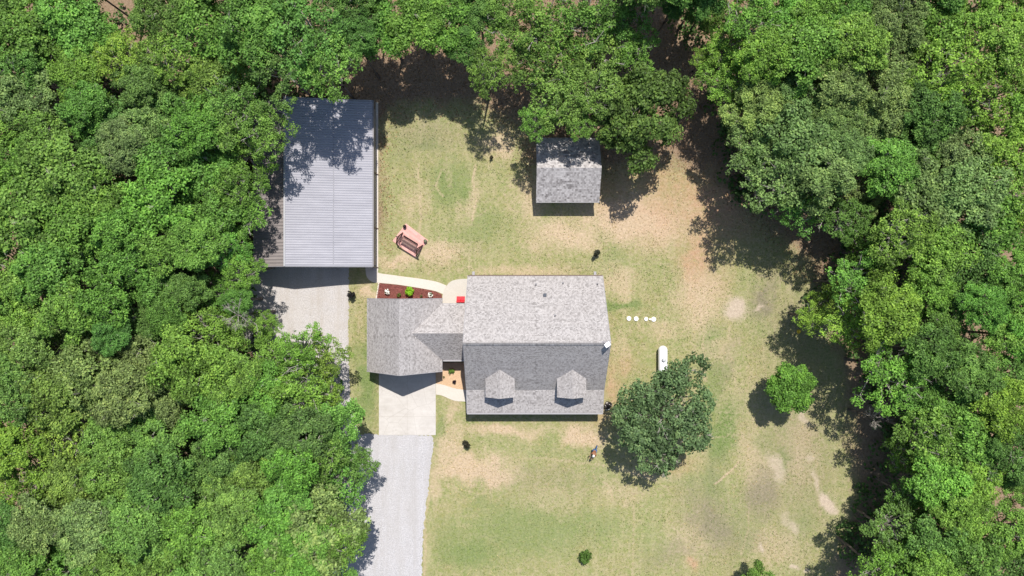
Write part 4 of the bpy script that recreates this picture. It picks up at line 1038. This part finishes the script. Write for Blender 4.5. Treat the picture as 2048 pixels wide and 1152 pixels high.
# septic lids
for (x, y, r_, lab) in ((1257.5, 637, 5.0, 'leftmost white round tank lid on the right lawn'), (1272, 637.5, 5.0, 'second white round tank lid from the left on the right lawn'),
                        (1292, 638, 4.3, 'smaller white round lid left of the last one'), (1307, 638.5, 5.3, 'rightmost and largest white round tank lid')):
    rt = empty('tank_lid', W(x - 1024, y - 576, 0), lab, 'lid', 'white round lids in a row on the lawn'); R_ = r_ * S * .92
    MB().lathe((0, 0, 0), [(R_ * 1.0, 0), (R_ * 1.0, .10), (R_ * .96, .13), (R_ * .3, .155), (0.01, .155)], 24).build('cover', M_plastic, rt)
    MB().tube((0, 0, .15), (0, 0, .185), .05, n=8).build('knob', M_plastic, rt)
o = MB().box((0, 0, .08), (.14, .17, .16)).build('junction_box', M_plastic, bevel=.01); o.location = W(1299.5 - 1024, 638.3 - 576, 0); tag(o, 'tiny white box between the two right hand lids', 'box')

# propane tank
pt = empty('propane_tank', P(1325.8, 719, 14) - Vector((0, 0, 14 * S)), 'long white propane tank partly under the broad tree', 'gas tank')
R_ = .46; Ln = 2.75; prof = []
for i in range(9): a_ = math.pi / 2 * i / 8; prof.append((max(.005, R_ * math.sin(a_)), -Ln / 2 + R_ * (1 - math.cos(a_))))
prof += [(r__, -z) for (r__, z) in prof[::-1]]
MB().lathe((0, 0, R_ + .22), prof, 28, Matrix.Rotation(math.pi / 2, 3, 'X')).build('tank', M_white, pt, smooth=True)
MB().lathe((0, 0, 2 * R_ + .18), [(.2, 0), (.2, .16), (.14, .24), (.01, .26)], 18).build('dome_cover', simple('dome_grey', (.45, .47, .48), .5), pt)
for y in (-.9, .9): MB().box((0, y, .13), (.6, .1, .26)).build('leg', simple('leg_concrete', (.35, .33, .31)), pt)

# swing pad
cx, cy = 820.8, 481.4; ang = -math.atan2(481.2 - 447.4, 857.7 - 813.4)
padM = empty('tmp', (0, 0, 0)); bpy.data.objects.remove(padM)
pc = W(cx - 1024, cy - 576, 0)
pad = MB().box((0, 0, .02), (55.9 * S, 44 * S, .06)).build('paver_pad', M_paver, bevel=.01); pad.location = pc; pad.rotation_euler = (0, 0, ang)
tag(pad, 'pink paver pad under the porch swing', None, None, 'structure')
sw = empty('porch_swing', W(819.5 - 1024, 488.5 - 576, .05 / S), 'dark wooden swing seat on an A frame standing on the pink pavers', 'garden swing', None, math.radians(-31.5))
HB = 1.75; hx = 1.16
for sx in (-1, 1):
    m = MB(); 
    m.bar((sx * (hx + .02), -.62, 0), (sx * (hx - .06), 0, HB), .09, .09); m.bar((sx * (hx + .02), .62, 0), (sx * (hx - .06), 0, HB), .09, .09); m.bar((sx * hx, -.34, .8), (sx * hx, .34, .8), .07, .09); m.bar((sx * hx, -.55, .18), (sx * hx, .55, .18), .07, .07)
    m.build('frame_end', M_wood, sw)
MB().bar((-hx - .1, 0, HB + .03), (hx + .1, 0, HB + .03), .11, .11).build('top_beam', M_wood, sw)
m = MB()
for i in range(7): m.box((0, -.24 + i * .085, .48), (1.66, .066, .025))
seat = m.build('seat', M_wood2, sw)
m = MB(); Mr = Matrix.Rotation(math.radians(-18), 3, 'X')
for i in range(6): m.box(Vector((0, .34 + i * .028, .56 + i * .085)), (1.66, .02, .066), M=Mr)
m.build('backrest', M_wood2, sw)
for sx in (-1, 1):
    m = MB(); m.box((sx * .84, .03, .70), (.07, .62, .035)); m.bar((sx * .84, -.22, .48), (sx * .84, -.22, .70), .05, .05); m.build('armrest', M_wood, sw)
    m = MB(); m.tube((sx * .84, -.2, .7), (sx * .86, 0, HB), .012, n=5); m.tube((sx * .84, .3, .7), (sx * .86, 0, HB), .012, n=5); m.build('chain', M_dark, sw)
def pot(ix, iy, lab, col_, seed):
    rt = empty('flower_pot', W(ix - 1024, iy - 576, .05 / S), lab, 'flower pot', 'pots on the swing pad')
    MB().lathe((0, 0, 0), [(.10, 0), (.15, .24), (.17, .26), (.15, .27), (.13, .22), (.01, .22)], 16).build('pot', M_terra, rt)
    r = np.random.default_rng(seed); u = unit(r.normal(size=(90, 3))); u[:, 2] = abs(u[:, 2])
    o = link('plant', leaf_mesh('plant', u * .16 + np.array([0, 0, .28]), unit(u + .3 * r.normal(size=(90, 3))), .12, .07, r.random(90), r), M_leaf, rt); o.color = col_ + (1,)
pot(810.4, 453.5, 'clay pot with dark plant at the top corner of the pink pavers', (.05, .03, .04), 1)
pot(851.4, 482.5, 'clay pot with pale grey plant at the right corner of the pink pavers', (.22, .24, .17), 2)

# two red chairs on the patio
for (x, lab) in ((918, 'left red cushioned patio chair at the link roof edge'), (926.3, 'right red cushioned patio chair next to the house wall')):
    rt = empty('patio_chair', W(x - 1024, 597.5 - 576, .7), lab, 'chair', 'red chairs on the patio')
    MB().box((0, .02, .42), (.40, .46, .10)).build('seat', M_red, rt, bevel=.03)
    MB().box((0, -.22, .72), (.40, .10, .58), M=Matrix.Rotation(math.radians(16), 3, 'X')).build('backrest', M_red, rt, bevel=.03)
    for sx in (-.17, .17):
        for sy in (-.18, .2): MB().tube((sx, sy, 0), (sx, sy, .38), .016, n=6).build('leg', M_dark, rt)

# splash blocks below the rear gutter
for (x, lab) in ((947, 'pale splash block under the rear gutter at its left end'), (1190, 'pale splash block under the rear gutter at its right end')):
    m = MB(); m.box((0, 0, .03), (.26, .40, .05)); m.box((-.11, 0, .075), (.04, .40, .04)); m.box((.11, 0, .075), (.04, .40, .04)); o = m.build('splash_block', M_edge, bevel=.01)
    o.location = W(x - 1024, 547 - 576, 0); tag(o, lab, 'splash block', 'splash blocks behind the house')
# yellow ring toy in the shade
m = MB(); n = 24
o = MB().lathe((0, 0, 0), [(.10, .02), (.12, .05), (.19, .06), (.21, .03), (.20, .0), (.12, 0)], 24).build('yellow_ring', M_yellow, smooth=True)
o.location = W(1597 - 1024, 663 - 576, 0.6); tag(o, 'small yellow ring lying in the shade at the right woods edge', 'ring')

# ------------------------------------------------------------------ person
def skin_obj(name, verts, edges, radii, mat, parent, sub=1, root_i=0):
    me = bpy.data.meshes.new(name); me.from_pydata([Vector(v) for v in verts], edges, []); me.update()
    o = link(name, me, mat, parent)
    md = o.modifiers.new('skin', 'SKIN'); md.use_smooth_shade = True
    for i, r_ in enumerate(radii):
        sv = me.skin_vertices[0].data[i]; sv.radius = (r_, r_) if not isinstance(r_, tuple) else r_; sv.use_root = (i == root_i)
    s_ = o.modifiers.new('subsurf', 'SUBSURF'); s_.levels = sub; s_.render_levels = sub
    return o
def person():
    rt = empty('person', W(1187.5 - 1024, 897 - 576, 0), 'person in white cap, rust coloured shirt and blue jeans striding across the front lawn', 'person', None, math.radians(0))
    f = Vector((-0.5, -0.86, 0)).normalized(); s_ = Vector((f.y, -f.x, 0))   # facing down-left
    def q_(a, b, z): return f * a + s_ * b + Vector((0, 0, z))
    skin = simple('skin', (.40, .23, .16), .6, .05); shirt = simple('rust_shirt', (.26, .11, .055), .8, .1); jean = simple('blue_jeans', (.03, .09, .22), .8, .15); hatm = simple('white_cap', (.82, .78, .72), .7, .03)
    hip = q_(0, 0, .92); chest = q_(.26, 0, 1.28); neck = q_(.34, 0, 1.42); head = q_(.40, 0, 1.54); top = q_(.42, 0, 1.66)
    lk, rk = q_(.22, .1, .5), q_(-.18, -.1, .48); la, ra = q_(.18, .1, .08), q_(-.50, -.1, .12)
    ls, rs = q_(.26, .20, 1.34), q_(.26, -.20, 1.34); le, re_ = q_(.48, .26, 1.12), q_(.5, -.25, 1.12); lw, rw = q_(.74, .14, 1.10), q_(.74, -.14, 1.10)
    V = [hip, q_(.14, 0, 1.1), chest, neck, head, top, q_(0, .1, .86), lk, la, q_(.30, .1, .04), q_(0, -.1, .86), rk, ra, q_(-.40, -.1, .04), ls, le, lw, rs, re_, rw]
    E = [(0, 1), (1, 2), (2, 3), (3, 4), (4, 5), (0, 6), (6, 7), (7, 8), (8, 9), (0, 10), (10, 11), (11, 12), (12, 13), (2, 14), (14, 15), (15, 16), (2, 17), (17, 18), (18, 19)]
    Rr = [.13, .125, .14, .055, .095, .075, .08, .06, .04, .035, .08, .06, .04, .035, .055, .042, .03, .055, .042, .03]
    # palms and fingers belong to the same body
    for (wi, sd_) in ((16, 1), (19, -1)):
        w0 = V[wi]; pi = len(V); V.append(w0 + f * .08); Rr.append(.032); E.append((wi, pi))
        for j, (o_, l_) in enumerate(((-.03, .07), (-.01, .08), (.01, .075), (.03, .06))):
            a = len(V); V.append(V[pi] + f * .03 + s_ * o_); Rr.append(.010); E.append((pi, a)); V.append(V[a] + f * l_ * .7 - Vector((0, 0, l_ * .5))); Rr.append(.008); E.append((a, a + 1))
        a = len(V); V.append(w0 + f * .05 - s_ * sd_ * .05); Rr.append(.011); E.append((pi, a)); V.append(V[a] + f * .05); Rr.append(.009); E.append((a, a + 1))
    skin_obj('body', V, E, Rr, skin, rt)
    skin_obj('shirt', [q_(.02, 0, .96), q_(.14, 0, 1.1), chest, q_(.31, 0, 1.38), ls, q_(.4, .235, 1.2), rs, q_(.4, -.23, 1.2)], [(0, 1), (1, 2), (2, 3), (2, 4), (4, 5), (2, 6), (6, 7)], [.155, .155, .165, .08, .075, .065, .075, .065], shirt, rt)
    skin_obj('trousers', [q_(0, 0, .96), q_(0, .1, .86), lk, q_(.18, .1, .14), q_(0, -.1, .86), rk, q_(-.47, -.1, .17)], [(0, 1), (1, 2), (2, 3), (0, 4), (4, 5), (5, 6)], [.15, .10, .08, .065, .10, .08, .065], jean, rt)
    for (p0, p1) in ((la, q_(.32, .1, .05)), (ra, q_(-.40, -.1, .05))):
        skin_obj('shoe', [p0 - Vector((0, 0, .02)), p1], [(0, 1)], [.055, .05], M_dark, rt)
    m = MB(); c = head + Vector((0, 0, .06)); Mt = Matrix.Rotation(math.atan2(f.y, f.x), 3, 'Z') @ Matrix.Rotation(.3, 3, 'Y')
    m.lathe(c, [(.125, 0), (.12, .05), (.09, .10), (.03, .125), (.005, .128)], 16, Mt); m.lathe(c + f * .09, [(.10, -.005), (.10, .008), (.01, .01)], 14, Mt); m.build('cap', hatm, rt, smooth=True)
    # face
    m = MB()
    for sd_ in (-1, 1): m.lathe(head + f * .088 + s_ * .035 * sd_ + Vector((0, 0, -.005)), [(.012, -.01), (.014, 0), (.002, .012)], 8)
    m.build('eyes', M_dark, rt)
person()
print('TREES', len(ALLT))
